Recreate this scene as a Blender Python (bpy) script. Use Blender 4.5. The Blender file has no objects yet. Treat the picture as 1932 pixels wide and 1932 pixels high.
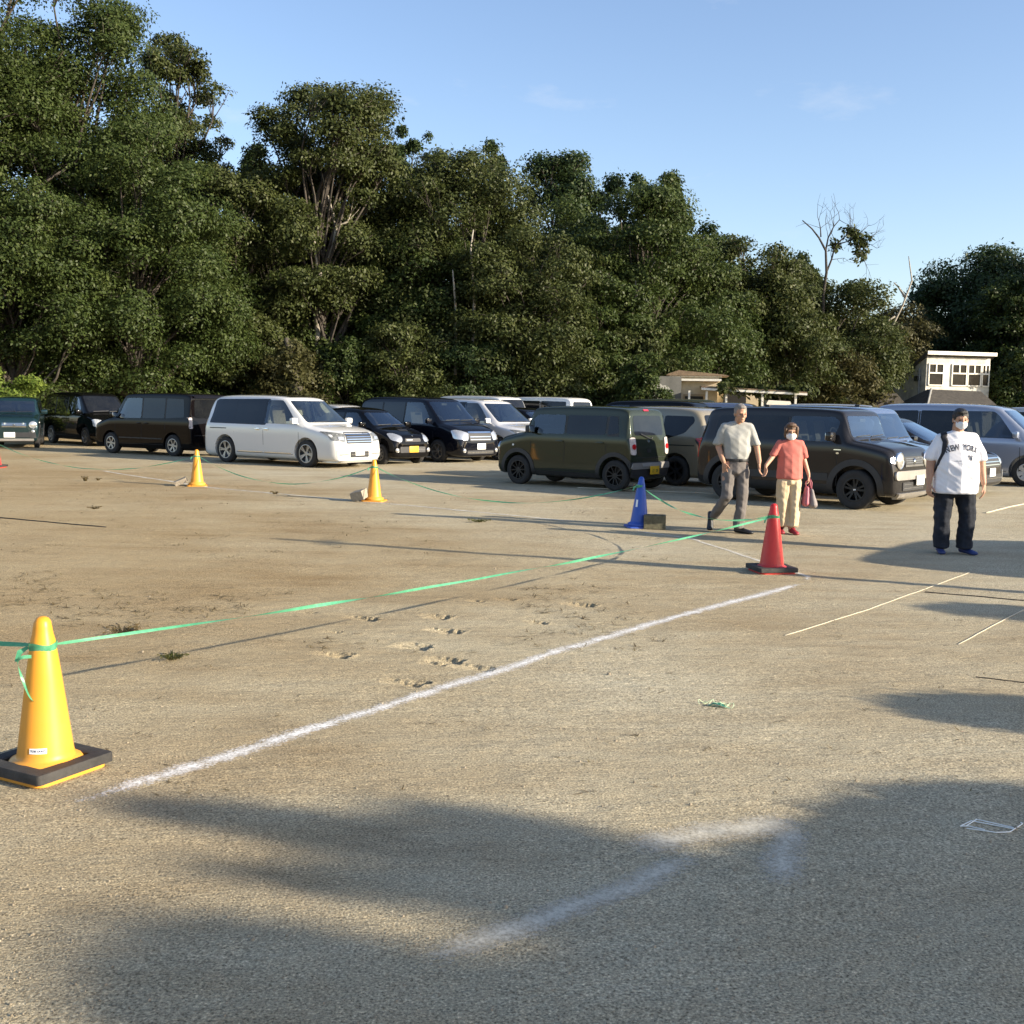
import bpy, bmesh, math, random
import numpy as np
from mathutils import Vector, Matrix, noise
from mathutils.bvhtree import BVHTree
from mathutils.geometry import delaunay_2d_cdt

R = math.radians
SC = bpy.context.scene
COL = SC.collection

# ------------------------------------------------------------------ camera
EYE = 1.69
FPX = 2080.0 / 1932.0                       # focal length in picture widths
PITCH = math.atan((966 - 761) / 2080.0)
ROLL = 0.0157
cam_d = bpy.data.cameras.new("camera")
cam_d.sensor_width = 36
cam_d.lens = 36 * FPX
cam_d.clip_start = 0.05
cam_d.clip_end = 2000
cam = bpy.data.objects.new("camera", cam_d)
COL.objects.link(cam)
cam.matrix_world = (Matrix.Translation((0, 0, EYE)) @ Matrix.Rotation(math.pi / 2 - PITCH, 4, 'X')
                    @ Matrix.Rotation(ROLL, 4, 'Z'))
SC.camera = cam

# ------------------------------------------------------------------ sky and sun
SUN_EL = R(18.5)
SUN_AZ = R(111.8)                            # clockwise from +Y
world = bpy.data.worlds.new("World")
SC.world = world
world.use_nodes = True
wn = world.node_tree
bg = wn.nodes["Background"]
sky = wn.nodes.new("ShaderNodeTexSky")
sky.sky_type = 'NISHITA'
sky.sun_disc = False
sky.sun_elevation = SUN_EL
sky.sun_rotation = SUN_AZ
sky.air_density = 1.0
sky.dust_density = 0.8
sky.ozone_density = 1.2
tint = wn.nodes.new("ShaderNodeMix"); tint.data_type = 'RGBA'; tint.blend_type = 'MULTIPLY'
tint.inputs[0].default_value = 1
tint.inputs[7].default_value = (.95, .96, 1.06, 1)
wn.links.new(sky.outputs[0], tint.inputs[6])
# faint wisps of thin cloud
wtc = wn.nodes.new("ShaderNodeTexCoord")
wmp = wn.nodes.new("ShaderNodeMapping"); wmp.inputs['Scale'].default_value = (3.2, 3.2, 9.0); wmp.inputs['Location'].default_value = (.35, .1, .6)
wn.links.new(wtc.outputs['Generated'], wmp.inputs[0])
wno = wn.nodes.new("ShaderNodeTexNoise"); wno.inputs['Scale'].default_value = 1.6; wno.inputs['Detail'].default_value = 7; wno.inputs['Roughness'].default_value = .62
wn.links.new(wmp.outputs[0], wno.inputs['Vector'])
wrp = wn.nodes.new("ShaderNodeValToRGB")
wrp.color_ramp.elements[0].position = .57; wrp.color_ramp.elements[0].color = (0, 0, 0, 1)
wrp.color_ramp.elements[1].position = .82; wrp.color_ramp.elements[1].color = (.34, .34, .34, 1)
wn.links.new(wno.outputs[0], wrp.inputs[0])
wcl = wn.nodes.new("ShaderNodeMix"); wcl.data_type = 'RGBA'
wcl.inputs[7].default_value = (4.6, 4.5, 4.4, 1)
wn.links.new(wrp.outputs[0], wcl.inputs[0]); wn.links.new(tint.outputs[2], wcl.inputs[6])
wn.links.new(wcl.outputs[2], bg.inputs[0])
bg.inputs[1].default_value = 0.108

SUN_DIR = Vector((math.sin(SUN_AZ) * math.cos(SUN_EL), math.cos(SUN_AZ) * math.cos(SUN_EL), math.sin(SUN_EL)))
sun_d = bpy.data.lights.new("sun", 'SUN')
sun_d.energy = 5.0
sun_d.angle = R(0.53)
sun_d.color = (1.0, 0.88, 0.70)
sun = bpy.data.objects.new("sun", sun_d)
COL.objects.link(sun)
sun.rotation_euler = SUN_DIR.to_track_quat('Z', 'Y').to_euler()

SC.view_settings.view_transform = 'Standard'
SC.view_settings.look = 'None'
SC.view_settings.gamma = 1
SC.view_settings.exposure = 1.15
SC.render.engine = 'CYCLES'
SC.cycles.max_bounces = 6
SC.cycles.transparent_max_bounces = 12

# ------------------------------------------------------------------ materials
MATS = {}


def nt_new(name):
    m = bpy.data.materials.new(name)
    m.use_nodes = True
    nt = m.node_tree
    b = nt.nodes["Principled BSDF"]
    return m, nt, b


def noise_node(nt, scale, detail=4, rough=.6, coord='Object', vec=None):
    n = nt.nodes.new("ShaderNodeTexNoise")
    n.inputs['Scale'].default_value = scale
    n.inputs['Detail'].default_value = detail
    n.inputs['Roughness'].default_value = rough
    if vec is None:
        tc = nt.nodes.new("ShaderNodeTexCoord")
        vec = tc.outputs[coord]
    nt.links.new(vec, n.inputs['Vector'])
    return n


def ramp(nt, fac, stops):
    r = nt.nodes.new("ShaderNodeValToRGB")
    cr = r.color_ramp
    while len(cr.elements) < len(stops):
        cr.elements.new(.5)
    for e, (p, c) in zip(cr.elements, stops):
        e.position = p
        e.color = (*c, 1) if len(c) == 3 else c
    nt.links.new(fac, r.inputs[0])
    return r


def mat(name, col, rough=.5, metal=0., spec=.5, coat=0., var=.0, vscale=6., bump=0., bscale=40., trans=0., emit=None, sss=0.):
    if name in MATS:
        return MATS[name]
    m, nt, b = nt_new(name)
    b.inputs['Base Color'].default_value = (*col, 1)
    b.inputs['Roughness'].default_value = rough
    b.inputs['Metallic'].default_value = metal
    b.inputs['Specular IOR Level'].default_value = spec
    b.inputs['Coat Weight'].default_value = coat
    b.inputs['Coat Roughness'].default_value = .03
    b.inputs['Transmission Weight'].default_value = trans
    if sss:
        b.inputs['Subsurface Weight'].default_value = sss
        b.inputs['Subsurface Radius'].default_value = (.02, .008, .004)
    # every surface gets some procedural wear
    v = var if var else .08
    n = noise_node(nt, vscale, 5, .65)
    lo = tuple(c * (1 - v) for c in col)
    hi = tuple(min(1, c * (1 + v)) for c in col)
    r = ramp(nt, n.outputs[0], [(.3, lo), (.7, hi)])
    nt.links.new(r.outputs[0], b.inputs['Base Color'])
    if bump:
        n2 = noise_node(nt, bscale, 6, .6)
        bp = nt.nodes.new("ShaderNodeBump")
        bp.inputs['Strength'].default_value = bump
        bp.inputs['Distance'].default_value = .02
        nt.links.new(n2.outputs[0], bp.inputs['Height'])
        nt.links.new(bp.outputs[0], b.inputs['Normal'])
    MATS[name] = m
    return m


def paint(name, col, metal=.3, rough=.3, dust=.10, coat=1., spec=.5):
    """car paint with a thin film of pale dust that gathers low on the body"""
    if name in MATS:
        return MATS[name]
    m, nt, b = nt_new(name)
    b.inputs['Metallic'].default_value = metal
    b.inputs['Coat Weight'].default_value = coat
    b.inputs['Specular IOR Level'].default_value = spec
    b.inputs['Coat Roughness'].default_value = .04
    tc = nt.nodes.new("ShaderNodeTexCoord")
    n = noise_node(nt, 3.0, 6, .7, vec=tc.outputs['Object'])
    sx = nt.nodes.new("ShaderNodeSeparateXYZ")
    nt.links.new(tc.outputs['Object'], sx.inputs[0])
    mr = nt.nodes.new("ShaderNodeMapRange")
    mr.inputs[1].default_value = .15
    mr.inputs[2].default_value = .75
    mr.inputs[3].default_value = 2.6
    mr.inputs[4].default_value = .8
    nt.links.new(sx.outputs[2], mr.inputs[0])
    mu = nt.nodes.new("ShaderNodeMath"); mu.operation = 'MULTIPLY'
    nt.links.new(n.outputs[0], mu.inputs[0]); nt.links.new(mr.outputs[0], mu.inputs[1])
    m2 = nt.nodes.new("ShaderNodeMath"); m2.operation = 'MULTIPLY'
    nt.links.new(mu.outputs[0], m2.inputs[0]); m2.inputs[1].default_value = dust
    mx = nt.nodes.new("ShaderNodeMix"); mx.data_type = 'RGBA'
    mx.inputs[6].default_value = (*col, 1)
    mx.inputs[7].default_value = (.33, .27, .19, 1)
    nt.links.new(m2.outputs[0], mx.inputs[0])
    nt.links.new(mx.outputs[2], b.inputs['Base Color'])
    ad = nt.nodes.new("ShaderNodeMath"); ad.operation = 'MULTIPLY_ADD'
    nt.links.new(m2.outputs[0], ad.inputs[0]); ad.inputs[1].default_value = .5; ad.inputs[2].default_value = rough * .6
    nt.links.new(ad.outputs[0], b.inputs['Roughness'])
    MATS[name] = m
    return m


def glass(name, tint, opaque=0.0, rough=.02):
    """thin window pane: tinted see-through plus mirror reflection by angle"""
    if name in MATS:
        return MATS[name]
    m, nt, b = nt_new(name)
    out = nt.nodes["Material Output"]
    b.inputs['Base Color'].default_value = (.012, .014, .016, 1)
    b.inputs['Roughness'].default_value = rough
    b.inputs['Specular IOR Level'].default_value = .42
    n = noise_node(nt, 2.5, 4, .7)
    r = ramp(nt, n.outputs[0], [(.35, (.006, .007, .009)), (.75, (.014, .015, .016))])
    nt.links.new(r.outputs[0], b.inputs['Base Color'])
    if opaque < 1:
        t = nt.nodes.new("ShaderNodeBsdfTransparent")
        t.inputs[0].default_value = (*tint, 1)
        fr = nt.nodes.new("ShaderNodeFresnel"); fr.inputs[0].default_value = 1.6
        ma = nt.nodes.new("ShaderNodeMath"); ma.operation = 'MULTIPLY_ADD'
        nt.links.new(fr.outputs[0], ma.inputs[0]); ma.inputs[1].default_value = 1.5; ma.inputs[2].default_value = opaque
        ma.use_clamp = True
        g = nt.nodes.new("ShaderNodeBsdfGlossy")
        g.inputs[0].default_value = (.9, .95, 1, 1); g.inputs[1].default_value = rough
        ad = nt.nodes.new("ShaderNodeMixShader")
        nt.links.new(ma.outputs[0], ad.inputs[0])
        nt.links.new(t.outputs[0], ad.inputs[1]); nt.links.new(g.outputs[0], ad.inputs[2])
        nt.links.new(ad.outputs[0], out.inputs[0])
    MATS[name] = m
    return m


def leafmat(name, a, b_, c, translucent=.3):
    if name in MATS:
        return MATS[name]
    m, nt, b = nt_new(name)
    out = nt.nodes["Material Output"]
    at = nt.nodes.new("ShaderNodeAttribute"); at.attribute_name = "tint"
    r = ramp(nt, at.outputs['Fac'], [(0, a), (.5, b_), (1, c)])
    nt.links.new(r.outputs[0], b.inputs['Base Color'])
    b.inputs['Roughness'].default_value = .5
    b.inputs['Specular IOR Level'].default_value = .2
    tr = nt.nodes.new("ShaderNodeBsdfTranslucent")
    nt.links.new(r.outputs[0], tr.inputs[0])
    mx = nt.nodes.new("ShaderNodeMixShader"); mx.inputs[0].default_value = translucent
    nt.links.new(b.outputs[0], mx.inputs[1]); nt.links.new(tr.outputs[0], mx.inputs[2])
    nt.links.new(mx.outputs[0], out.inputs[0])
    MATS[name] = m
    return m


# ------------------------------------------------------------------ object helpers
def tag(o, label=None, cat=None, group=None, kind=None):
    if label: o["label"] = label
    if cat: o["category"] = cat
    if group: o["group"] = group
    if kind: o["kind"] = kind
    return o


def link(name, me, m=None, parent=None):
    o = bpy.data.objects.new(name, me)
    COL.objects.link(o)
    if m is not None and me is not None and not me.materials:
        me.materials.append(m)
    if parent is not None:
        o.parent = parent
    return o


def empty(name, loc=(0, 0, 0), rz=0., label=None, cat=None, group=None):
    o = bpy.data.objects.new(name, None)
    o.empty_display_size = .2
    COL.objects.link(o)
    o.location = loc
    o.rotation_euler = (0, 0, rz)
    return tag(o, label, cat, group)


def bm_mesh(bm, name, m=None, smooth=False, angle=None):
    me = bpy.data.meshes.new(name)
    bmesh.ops.recalc_face_normals(bm, faces=bm.faces[:])
    bm.to_mesh(me)
    bm.free()
    if smooth:
        me.polygons.foreach_set("use_smooth", [True] * len(me.polygons))
        if angle:
            me.set_sharp_from_angle(angle=R(angle))
    if m is not None:
        me.materials.append(m)
    return me


def bbox(bm, c, s, rz=0., bev=0., rx=0., ry=0.):
    g = bmesh.ops.create_cube(bm, size=1)
    M = Matrix.Translation(c) @ Matrix.Rotation(rz, 4, 'Z') @ Matrix.Rotation(ry, 4, 'Y') @ Matrix.Rotation(rx, 4, 'X') @ Matrix.Diagonal((*s, 1))
    bmesh.ops.transform(bm, matrix=M, verts=g['verts'])
    if bev:
        es = list({e for v in g['verts'] for e in v.link_edges})
        bmesh.ops.bevel(bm, geom=es, offset=bev, segments=2, affect='EDGES', profile=.6)


def tube(bm, pts, rad, seg=7, cap=True):
    """tapered tube along pts; rad number or list"""
    pts = [Vector(p) for p in pts]
    if not hasattr(rad, '__len__'):
        rad = [rad] * len(pts)
    rings = []
    prev = None
    for i, p in enumerate(pts):
        d = (pts[min(i + 1, len(pts) - 1)] - pts[max(i - 1, 0)]).normalized()
        if prev is None:
            a = d.orthogonal().normalized()
        else:
            a = (prev - d * prev.dot(d))
            a = a.normalized() if a.length > 1e-6 else d.orthogonal().normalized()
        prev = a
        b = d.cross(a)
        rings.append([bm.verts.new(p + (a * math.cos(t) + b * math.sin(t)) * rad[i])
                      for t in [2 * math.pi * k / seg for k in range(seg)]])
    for r0, r1 in zip(rings, rings[1:]):
        for k in range(seg):
            bm.faces.new((r0[k], r0[(k + 1) % seg], r1[(k + 1) % seg], r1[k]))
    if cap:
        bm.faces.new(rings[0][::-1]); bm.faces.new(rings[-1])


def lathe(bm, prof, seg=24, M=None):
    """prof: (radius, z) pairs"""
    rings = []
    for r, z in prof:
        if r < 1e-5:
            rings.append([bm.verts.new((0, 0, z))])
        else:
            rings.append([bm.verts.new((r * math.cos(2 * math.pi * k / seg), r * math.sin(2 * math.pi * k / seg), z)) for k in range(seg)])
    for a, b in zip(rings, rings[1:]):
        for k in range(seg):
            k2 = (k + 1) % seg
            if len(a) == 1 and len(b) == 1: continue
            if len(a) == 1: bm.faces.new((a[0], b[k2], b[k]))
            elif len(b) == 1: bm.faces.new((a[k], a[k2], b[0]))
            else: bm.faces.new((a[k], a[k2], b[k2], b[k]))
    if M is not None:
        bmesh.ops.transform(bm, matrix=M, verts=[v for r in rings for v in r])


def prism(bm, poly, axis, a, b):
    """closed prism over a 2-D polygon; axis 'x': poly=(y,z), 'y': (x,z), 'z': (x,y)"""
    def P(u, v, w):
        return {'x': (w, u, v), 'y': (u, w, v), 'z': (u, v, w)}[axis]
    A = [bm.verts.new(P(u, v, a)) for u, v in poly]
    B = [bm.verts.new(P(u, v, b)) for u, v in poly]
    n = len(poly)
    for i in range(n):
        bm.faces.new((A[i], A[(i + 1) % n], B[(i + 1) % n], B[i]))
    bm.faces.new(A[::-1]); bm.faces.new(B)


def eval_mesh(o):
    dg = bpy.context.evaluated_depsgraph_get()
    dg.update()
    me = bpy.data.meshes.new_from_object(o.evaluated_get(dg))
    return me


def text_mesh(txt, size, name, m, extrude=.0008, bold=0.):
    cu = bpy.data.curves.new(name, 'FONT')
    cu.body = txt
    cu.size = size
    cu.align_x = 'CENTER'
    cu.align_y = 'CENTER'
    cu.extrude = extrude
    cu.offset = bold
    o = bpy.data.objects.new(name, cu)
    COL.objects.link(o)
    me = eval_mesh(o)
    bpy.data.objects.remove(o)
    me.materials.clear()
    me.materials.append(m)
    return me


def dup(root, loc=None, rz=None, label=None, group=None):
    r = root.copy(); COL.objects.link(r)
    if loc is not None: r.location = loc
    if rz is not None: r.rotation_euler = (0, 0, rz)
    if label: r["label"] = label
    if group: r["group"] = group
    for ch in list(root.children):
        c = ch.copy(); COL.objects.link(c); c.parent = r
        for g in list(ch.children):
            d = g.copy(); COL.objects.link(d); d.parent = c
    return r


def px(u, depth):
    """sideways metres of a picture column (0-1932) at a distance"""
    return (u - 966) / 2080.0 * depth


def pz(v, depth, u=966):
    """height in metres of a picture row at a distance"""
    return EYE + ((761 + (u - 966) * ROLL) - v) / 2080.0 * depth

# ================================================================== GROUND
def gp(u, v, z=0.0):
    """point of the ground under a picture position (0-1932)"""
    ax, ay = u - 966, v - 966
    dx = (ax * math.cos(ROLL) + ay * math.sin(ROLL)) / 2080.0
    dy = -(-ax * math.sin(ROLL) + ay * math.cos(ROLL)) / 2080.0
    Y = math.cos(PITCH) + dy * math.sin(PITCH)
    Z = -math.sin(PITCH) + dy * math.cos(PITCH)
    t = (z - EYE) / Z
    return dx * t, Y * t


PITS = [(-1.10, 7.20, .05), (-1.07, 7.24, .036), (-.60, 7.47, .05), (-.585, 7.55, .04), (-.40, 8.04, .055), (-.46, 7.97, .025),
        (-.50, 8.60, .05), (-.52, 8.52, .038), (-1.09, 8.49, .05), (-1.06, 8.42, .04), (-.35, 7.11, .05), (-.44, 7.02, .035),
        (-.56, 6.52, .05), (-.50, 6.56, .03), (-.14, 6.92, .05), (.01, 9.40, .035), (.68, 9.21, .055), (.62, 9.14, .03), (.26, 8.43, .035),
        (-1.6, 8.7, .03), (-.25, 9.3, .03), (-1.25, 7.95, .03)]


def gz(x, y, pits=False):
    d = math.hypot(x, y)
    k = 1 if d < 45 else max(0, 1 - (d - 45) / 20)
    h = .010 * noise.noise((x * .55, y * .55, 3.1)) + .004 * noise.noise((x * 1.6, y * 2.2, 9.0))
    if d < 22:
        h += .0028 * noise.noise((x * 4.5, y * 6, 1.0))
        if d < 12:
            h += .0016 * noise.noise((x * 13, y * 15, 5.0))
    if pits:
        if -1.8 < x < 1.0 and 6.2 < y < 9.8:
            for a, b, r in PITS:
                # heel print: steep wall on the sun's side, a slope rising away from it
                s_ = (x - a) * .928 - (y - b) * .372
                t_ = abs((x - a) * .372 + (y - b) * .928) / (r * 1.15) + .3 * noise.noise((x * 28, y * 28, a))
                s_ += .012 * noise.noise((x * 40, y * 40, a + 4))
                if t_ < 1.5 and -6 * r < s_ < 1.8 * r:
                    k_ = max(0, min(1, (1.15 - t_) * 4))
                    if s_ > r * .9: h += .006 * k_ * max(0, 1 - (s_ - r * .9) / (.8 * r))
                    else: h -= k_ * max(0, 1.0 * r - .17 * (r * .9 - s_))
    return h * k


def grid_lines(segs):
    out = []
    for a, b, st in segs:
        n = max(1, int(round((b - a) / st)))
        out += [a + (b - a) * i / n for i in range(n)]
    out.append(segs[-1][1])
    return out


def make_ground():
    xs = grid_lines([(-400, -80, 40), (-80, -30, 3), (-30, -9, .5), (-9, -3, .15), (-3, -1.3, .05), (-1.3, .9, .010), (.9, 4, .05), (4, 9, .15), (9, 30, .5), (30, 80, 3), (80, 400, 40)])
    ys = grid_lines([(-60, -8, 4), (-8, 2, .4), (2, 2.8, .1), (2.8, 6.3, .05), (6.3, 9.55, .011), (9.55, 15, .08), (15, 30, .3), (30, 60, 1.2), (60, 120, 6), (120, 800, 60)])
    nx, ny = len(xs), len(ys)
    co = np.empty((ny * nx, 3), np.float32)
    k = 0
    for y in ys:
        for x in xs:
            co[k] = (x, y, gz(x, y, True)); k += 1
    i = np.arange((ny - 1) * (nx - 1))
    r, c = i // (nx - 1), i % (nx - 1)
    q = np.stack([r * nx + c, r * nx + c + 1, (r + 1) * nx + c + 1, (r + 1) * nx + c], 1).astype(np.int32)
    me = quads_mesh("ground", co, q)
    me.polygons.foreach_set("use_smooth", [True] * len(me.polygons))
    return me


def quads_mesh(name, co, q):
    me = bpy.data.meshes.new(name)
    me.vertices.add(len(co)); me.vertices.foreach_set("co", co.astype(np.float32).ravel())
    n = len(q)
    me.loops.add(n * 4); me.loops.foreach_set("vertex_index", q.astype(np.int32).ravel())
    me.polygons.add(n)
    me.polygons.foreach_set("loop_start", np.arange(0, n * 4, 4, dtype=np.int32))
    try:
        me.polygons.foreach_set("loop_total", np.full(n, 4, np.int32))
    except Exception:
        pass
    me.update(calc_edges=True)
    return me


def ground_mat():
    m, nt, b = nt_new("sandy_ground")
    L = nt.links.new
    tc = nt.nodes.new("ShaderNodeTexCoord")
    O = tc.outputs['Object']
    big = noise_node(nt, .22, 4, .55, vec=O)
    mp = nt.nodes.new("ShaderNodeMapping"); mp.inputs['Scale'].default_value = (.5, 1.6, 1); L(O, mp.inputs[0])
    streak = noise_node(nt, 1.3, 6, .68, vec=mp.outputs[0])
    c1 = ramp(nt, big.outputs[0], [(.38, (.31, .24, .14)), (.47, (.395, .335, .222)), (.56, (.445, .395, .28)), (.66, (.49, .45, .335))])
    c2 = ramp(nt, streak.outputs[0], [(.28, (.21, .160, .095)), (.42, (.37, .315, .212)), (.60, (.45, .405, .29)), (.8, (.53, .49, .37))])
    mx = nt.nodes.new("ShaderNodeMix"); mx.data_type = 'RGBA'; mx.inputs[0].default_value = .5
    L(c1.outputs[0], mx.inputs[6]); L(c2.outputs[0], mx.inputs[7])
    # browner loam over the roped-off field on the left, paler grit on the driven side
    sep = nt.nodes.new("ShaderNodeSeparateXYZ"); L(O, sep.inputs[0])
    w1 = nt.nodes.new("ShaderNodeMath"); w1.operation = 'MULTIPLY_ADD'; L(big.outputs[0], w1.inputs[0]); w1.inputs[1].default_value = 7.0; L(sep.outputs[0], w1.inputs[2])
    off_ = nt.nodes.new("ShaderNodeMath"); off_.operation = 'SUBTRACT'; L(sep.outputs[1], off_.inputs[0]); off_.inputs[1].default_value = 11.0
    dist = nt.nodes.new("ShaderNodeMath"); dist.operation = 'ABSOLUTE'; L(off_.outputs[0], dist.inputs[0])
    w2 = nt.nodes.new("ShaderNodeMath"); w2.operation = 'MULTIPLY_ADD'; L(dist.outputs[0], w2.inputs[0]); w2.inputs[1].default_value = .55; L(w1.outputs[0], w2.inputs[2])
    side = ramp(nt, w2.outputs[0], [(0, (.90, .80, .66)), (.4, (.97, .91, .82)), (1, (1.06, 1.05, 1.04))])
    mrs = nt.nodes.new("ShaderNodeMapRange"); mrs.inputs[1].default_value = 0.5; mrs.inputs[2].default_value = 7.0; L(w2.outputs[0], mrs.inputs[0])
    L(mrs.outputs[0], side.inputs[0])
    mside = nt.nodes.new("ShaderNodeMix"); mside.data_type = 'RGBA'; mside.blend_type = 'MULTIPLY'; mside.inputs[0].default_value = 1
    L(mx.outputs[2], mside.inputs[6]); L(side.outputs[0], mside.inputs[7])
    mx = mside
    # grains
    g1 = noise_node(nt, 105, 3, .7, vec=O)
    g2 = nt.nodes.new("ShaderNodeTexVoronoi"); g2.inputs['Scale'].default_value = 120; L(O, g2.inputs['Vector'])
    gr = ramp(nt, g1.outputs[0], [(.30, (.22, .20, .18)), (.45, (.80, .79, .77)), (.58, (1.15, 1.13, 1.10)), (.72, (2.0, 1.96, 1.9))])
    m2 = nt.nodes.new("ShaderNodeMix"); m2.data_type = 'RGBA'; m2.blend_type = 'MULTIPLY'; m2.inputs[0].default_value = 1
    L(mx.outputs[2], m2.inputs[6]); L(gr.outputs[0], m2.inputs[7])
    cell = ramp(nt, g2.outputs['Color'], [(0, (.62, .62, .62)), (.5, (1, 1, 1)), (.9, (1.12, 1.12, 1.12)), (1, (1.7, 1.7, 1.7))])
    m3 = nt.nodes.new("ShaderNodeMix"); m3.data_type = 'RGBA'; m3.blend_type = 'MULTIPLY'; m3.inputs[0].default_value = .85
    L(m2.outputs[2], m3.inputs[6]); L(cell.outputs[0], m3.inputs[7])
    # pebbly patches: scattered dark crumbs
    g3 = nt.nodes.new("ShaderNodeTexVoronoi"); g3.inputs['Scale'].default_value = 16; L(O, g3.inputs['Vector'])
    g3.inputs['Randomness'].default_value = 1
    cr = ramp(nt, g3.outputs['Distance'], [(.05, (.42, .38, .33)), (.12, (1, 1, 1))])
    pat = noise_node(nt, .9, 4, .6, vec=O)
    pr = ramp(nt, pat.outputs[0], [(.56, (0, 0, 0)), (.64, (1, 1, 1))])
    m4 = nt.nodes.new("ShaderNodeMix"); m4.data_type = 'RGBA'; m4.blend_type = 'MULTIPLY'
    L(pr.outputs[0], m4.inputs[0]); L(m3.outputs[2], m4.inputs[6]); L(cr.outputs[0], m4.inputs[7])
    L(m4.outputs[2], b.inputs['Base Color'])
    b.inputs['Roughness'].default_value = .95
    b.inputs['Specular IOR Level'].default_value = .15
    # relief
    r1 = noise_node(nt, 130, 3, .65, vec=O)
    r2 = noise_node(nt, 22, 5, .7, vec=mp.outputs[0])
    r3 = noise_node(nt, 5, 5, .65, vec=mp.outputs[0])
    prev = None
    for n_, dist in ((r3, .045), (r2, .016), (r1, .009)):
        bp = nt.nodes.new("ShaderNodeBump"); bp.inputs['Strength'].default_value = .75
        bp.inputs['Distance'].default_value = dist
        L(n_.outputs[0], bp.inputs['Height'])
        if prev is not None: L(prev.outputs[0], bp.inputs['Normal'])
        prev = bp
    L(prev.outputs[0], b.inputs['Normal'])
    return m


ground = link("ground", make_ground(), ground_mat())
tag(ground, "sandy earth of the open field", None, kind="structure")


def chalk_mat(name, lo, hi, col=(.80, .78, .74)):
    m, nt, b = nt_new(name)
    L = nt.links.new
    out = nt.nodes["Material Output"]
    tc = nt.nodes.new("ShaderNodeTexCoord")
    at = nt.nodes.new("ShaderNodeAttribute"); at.attribute_name = "edge"
    n1 = noise_node(nt, 6, 8, .8, vec=tc.outputs['Object'])
    n2 = noise_node(nt, 70, 3, .7, vec=tc.outputs['Object'])
    a = nt.nodes.new("ShaderNodeMath"); a.operation = 'MULTIPLY_ADD'
    L(n2.outputs[0], a.inputs[0]); a.inputs[1].default_value = 1.1
    L(n1.outputs[0], a.inputs[2])
    s = nt.nodes.new("ShaderNodeMath"); s.operation = 'MULTIPLY_ADD'
    L(at.outputs['Fac'], s.inputs[0]); s.inputs[1].default_value = .75
    L(a.outputs[0], s.inputs[2])
    mr = nt.nodes.new("ShaderNodeMapRange"); mr.inputs[1].default_value = lo; mr.inputs[2].default_value = hi
    L(s.outputs[0], mr.inputs[0])
    t = nt.nodes.new("ShaderNodeBsdfTransparent")
    mx = nt.nodes.new("ShaderNodeMixShader")
    L(mr.outputs[0], mx.inputs[0]); L(t.outputs[0], mx.inputs[1]); L(b.outputs[0], mx.inputs[2])
    L(mx.outputs[0], out.inputs[0])
    b.inputs['Base Color'].default_value = (*col, 1)
    b.inputs['Roughness'].default_value = .95
    return m


def strip(name, pts, w, m, z=.004, step=.12):
    """ragged flat strip lying on the ground; attribute edge: 1 in the middle, 0 at the rims"""
    P = []
    for (a, b) in zip(pts, pts[1:]):
        a, b = Vector(a), Vector(b)
        n = max(1, int((b - a).length / step))
        P += [a.lerp(b, i / n) for i in range(n)]
    P.append(Vector(pts[-1]))
    co, ed = [], []
    K = 7
    for i, p in enumerate(P):
        d = (P[min(i + 1, len(P) - 1)] - P[max(i - 1, 0)]).normalized()
        nrm = Vector((-d.y, d.x))
        p = p + nrm * (.02 * noise.noise((p.x * 1.5, p.y * 1.5, 2)))
        ww = w * (1 + .25 * noise.noise((p.x * 2, p.y * 2, 7)))
        for k in range(K):
            t = k / (K - 1) * 2 - 1
            q = p + nrm * t * ww
            co.append((q.x, q.y, gz(q.x, q.y) + z))
            f = 1 - abs(t)
            endf = min(1, i / 3, (len(P) - 1 - i) / 3)
            ed.append(f ** .7 * (.35 + .65 * endf))
    q = [(i * K + k, i * K + k + 1, (i + 1) * K + k + 1, (i + 1) * K + k) for i in range(len(P) - 1) for k in range(K - 1)]
    me = quads_mesh(name, np.array(co), np.array(q))
    at = me.attributes.new("edge", 'FLOAT', 'POINT')
    at.data.foreach_set("value", ed)
    return link(name, me, m)


ck = chalk_mat("chalk_fresh", 1.44, 1.92)
ck2 = chalk_mat("chalk_worn", 1.36, 1.95, (.66, .63, .55))
ck3 = chalk_mat("chalk_faint", 1.26, 1.95, (.56, .52, .42))
s = strip("chalk_line", [(-1.84, 4.40), (-.41, 6.39), (.52, 7.69), (1.9, 9.45), (2.86, 10.58)], .115, ck)
tag(s, "long fresh white chalk line running from the front yellow cone to the red cone", "chalk line", "chalk lines on the sand")
s = strip("chalk_line", [(2.86, 10.58), (2.98, 10.95), (2.90, 11.3), (2.33, 13.94), (1.6, 14.9)], .06, ck2)
tag(s, "worn chalk line bending round behind the right-hand red cone", "chalk line", "chalk lines on the sand")
s = strip("chalk_line", [gp(1100, 985), gp(740, 951), gp(400, 921), gp(190, 888)], .09, ck2)
tag(s, "faint chalk line passing the bases of the two far yellow cones", "chalk line", "chalk lines on the sand")
s = strip("chalk_line", [gp(1190, 1606), gp(1330, 1570), gp(1505, 1552)], .15, ck3, step=.05)
tag(s, "short smeared chalk line at the lower right that meets a chalk corner", "chalk line", "chalk lines on the sand")
s = strip("chalk_line", [gp(1500, 1552), gp(1490, 1600), gp(1470, 1680)], .12, ck3, step=.05)
tag(s, "faint short chalk line coming down from the smeared corner at the lower right", "chalk line", "chalk lines on the sand")
s = strip("chalk_line", [gp(1310, 1616), gp(1180, 1680), gp(1000, 1745), gp(800, 1815)], .10, ck3, step=.05)
tag(s, "dim scuffed chalk line slanting through the shade at the bottom", "chalk line", "chalk lines on the sand")


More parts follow.
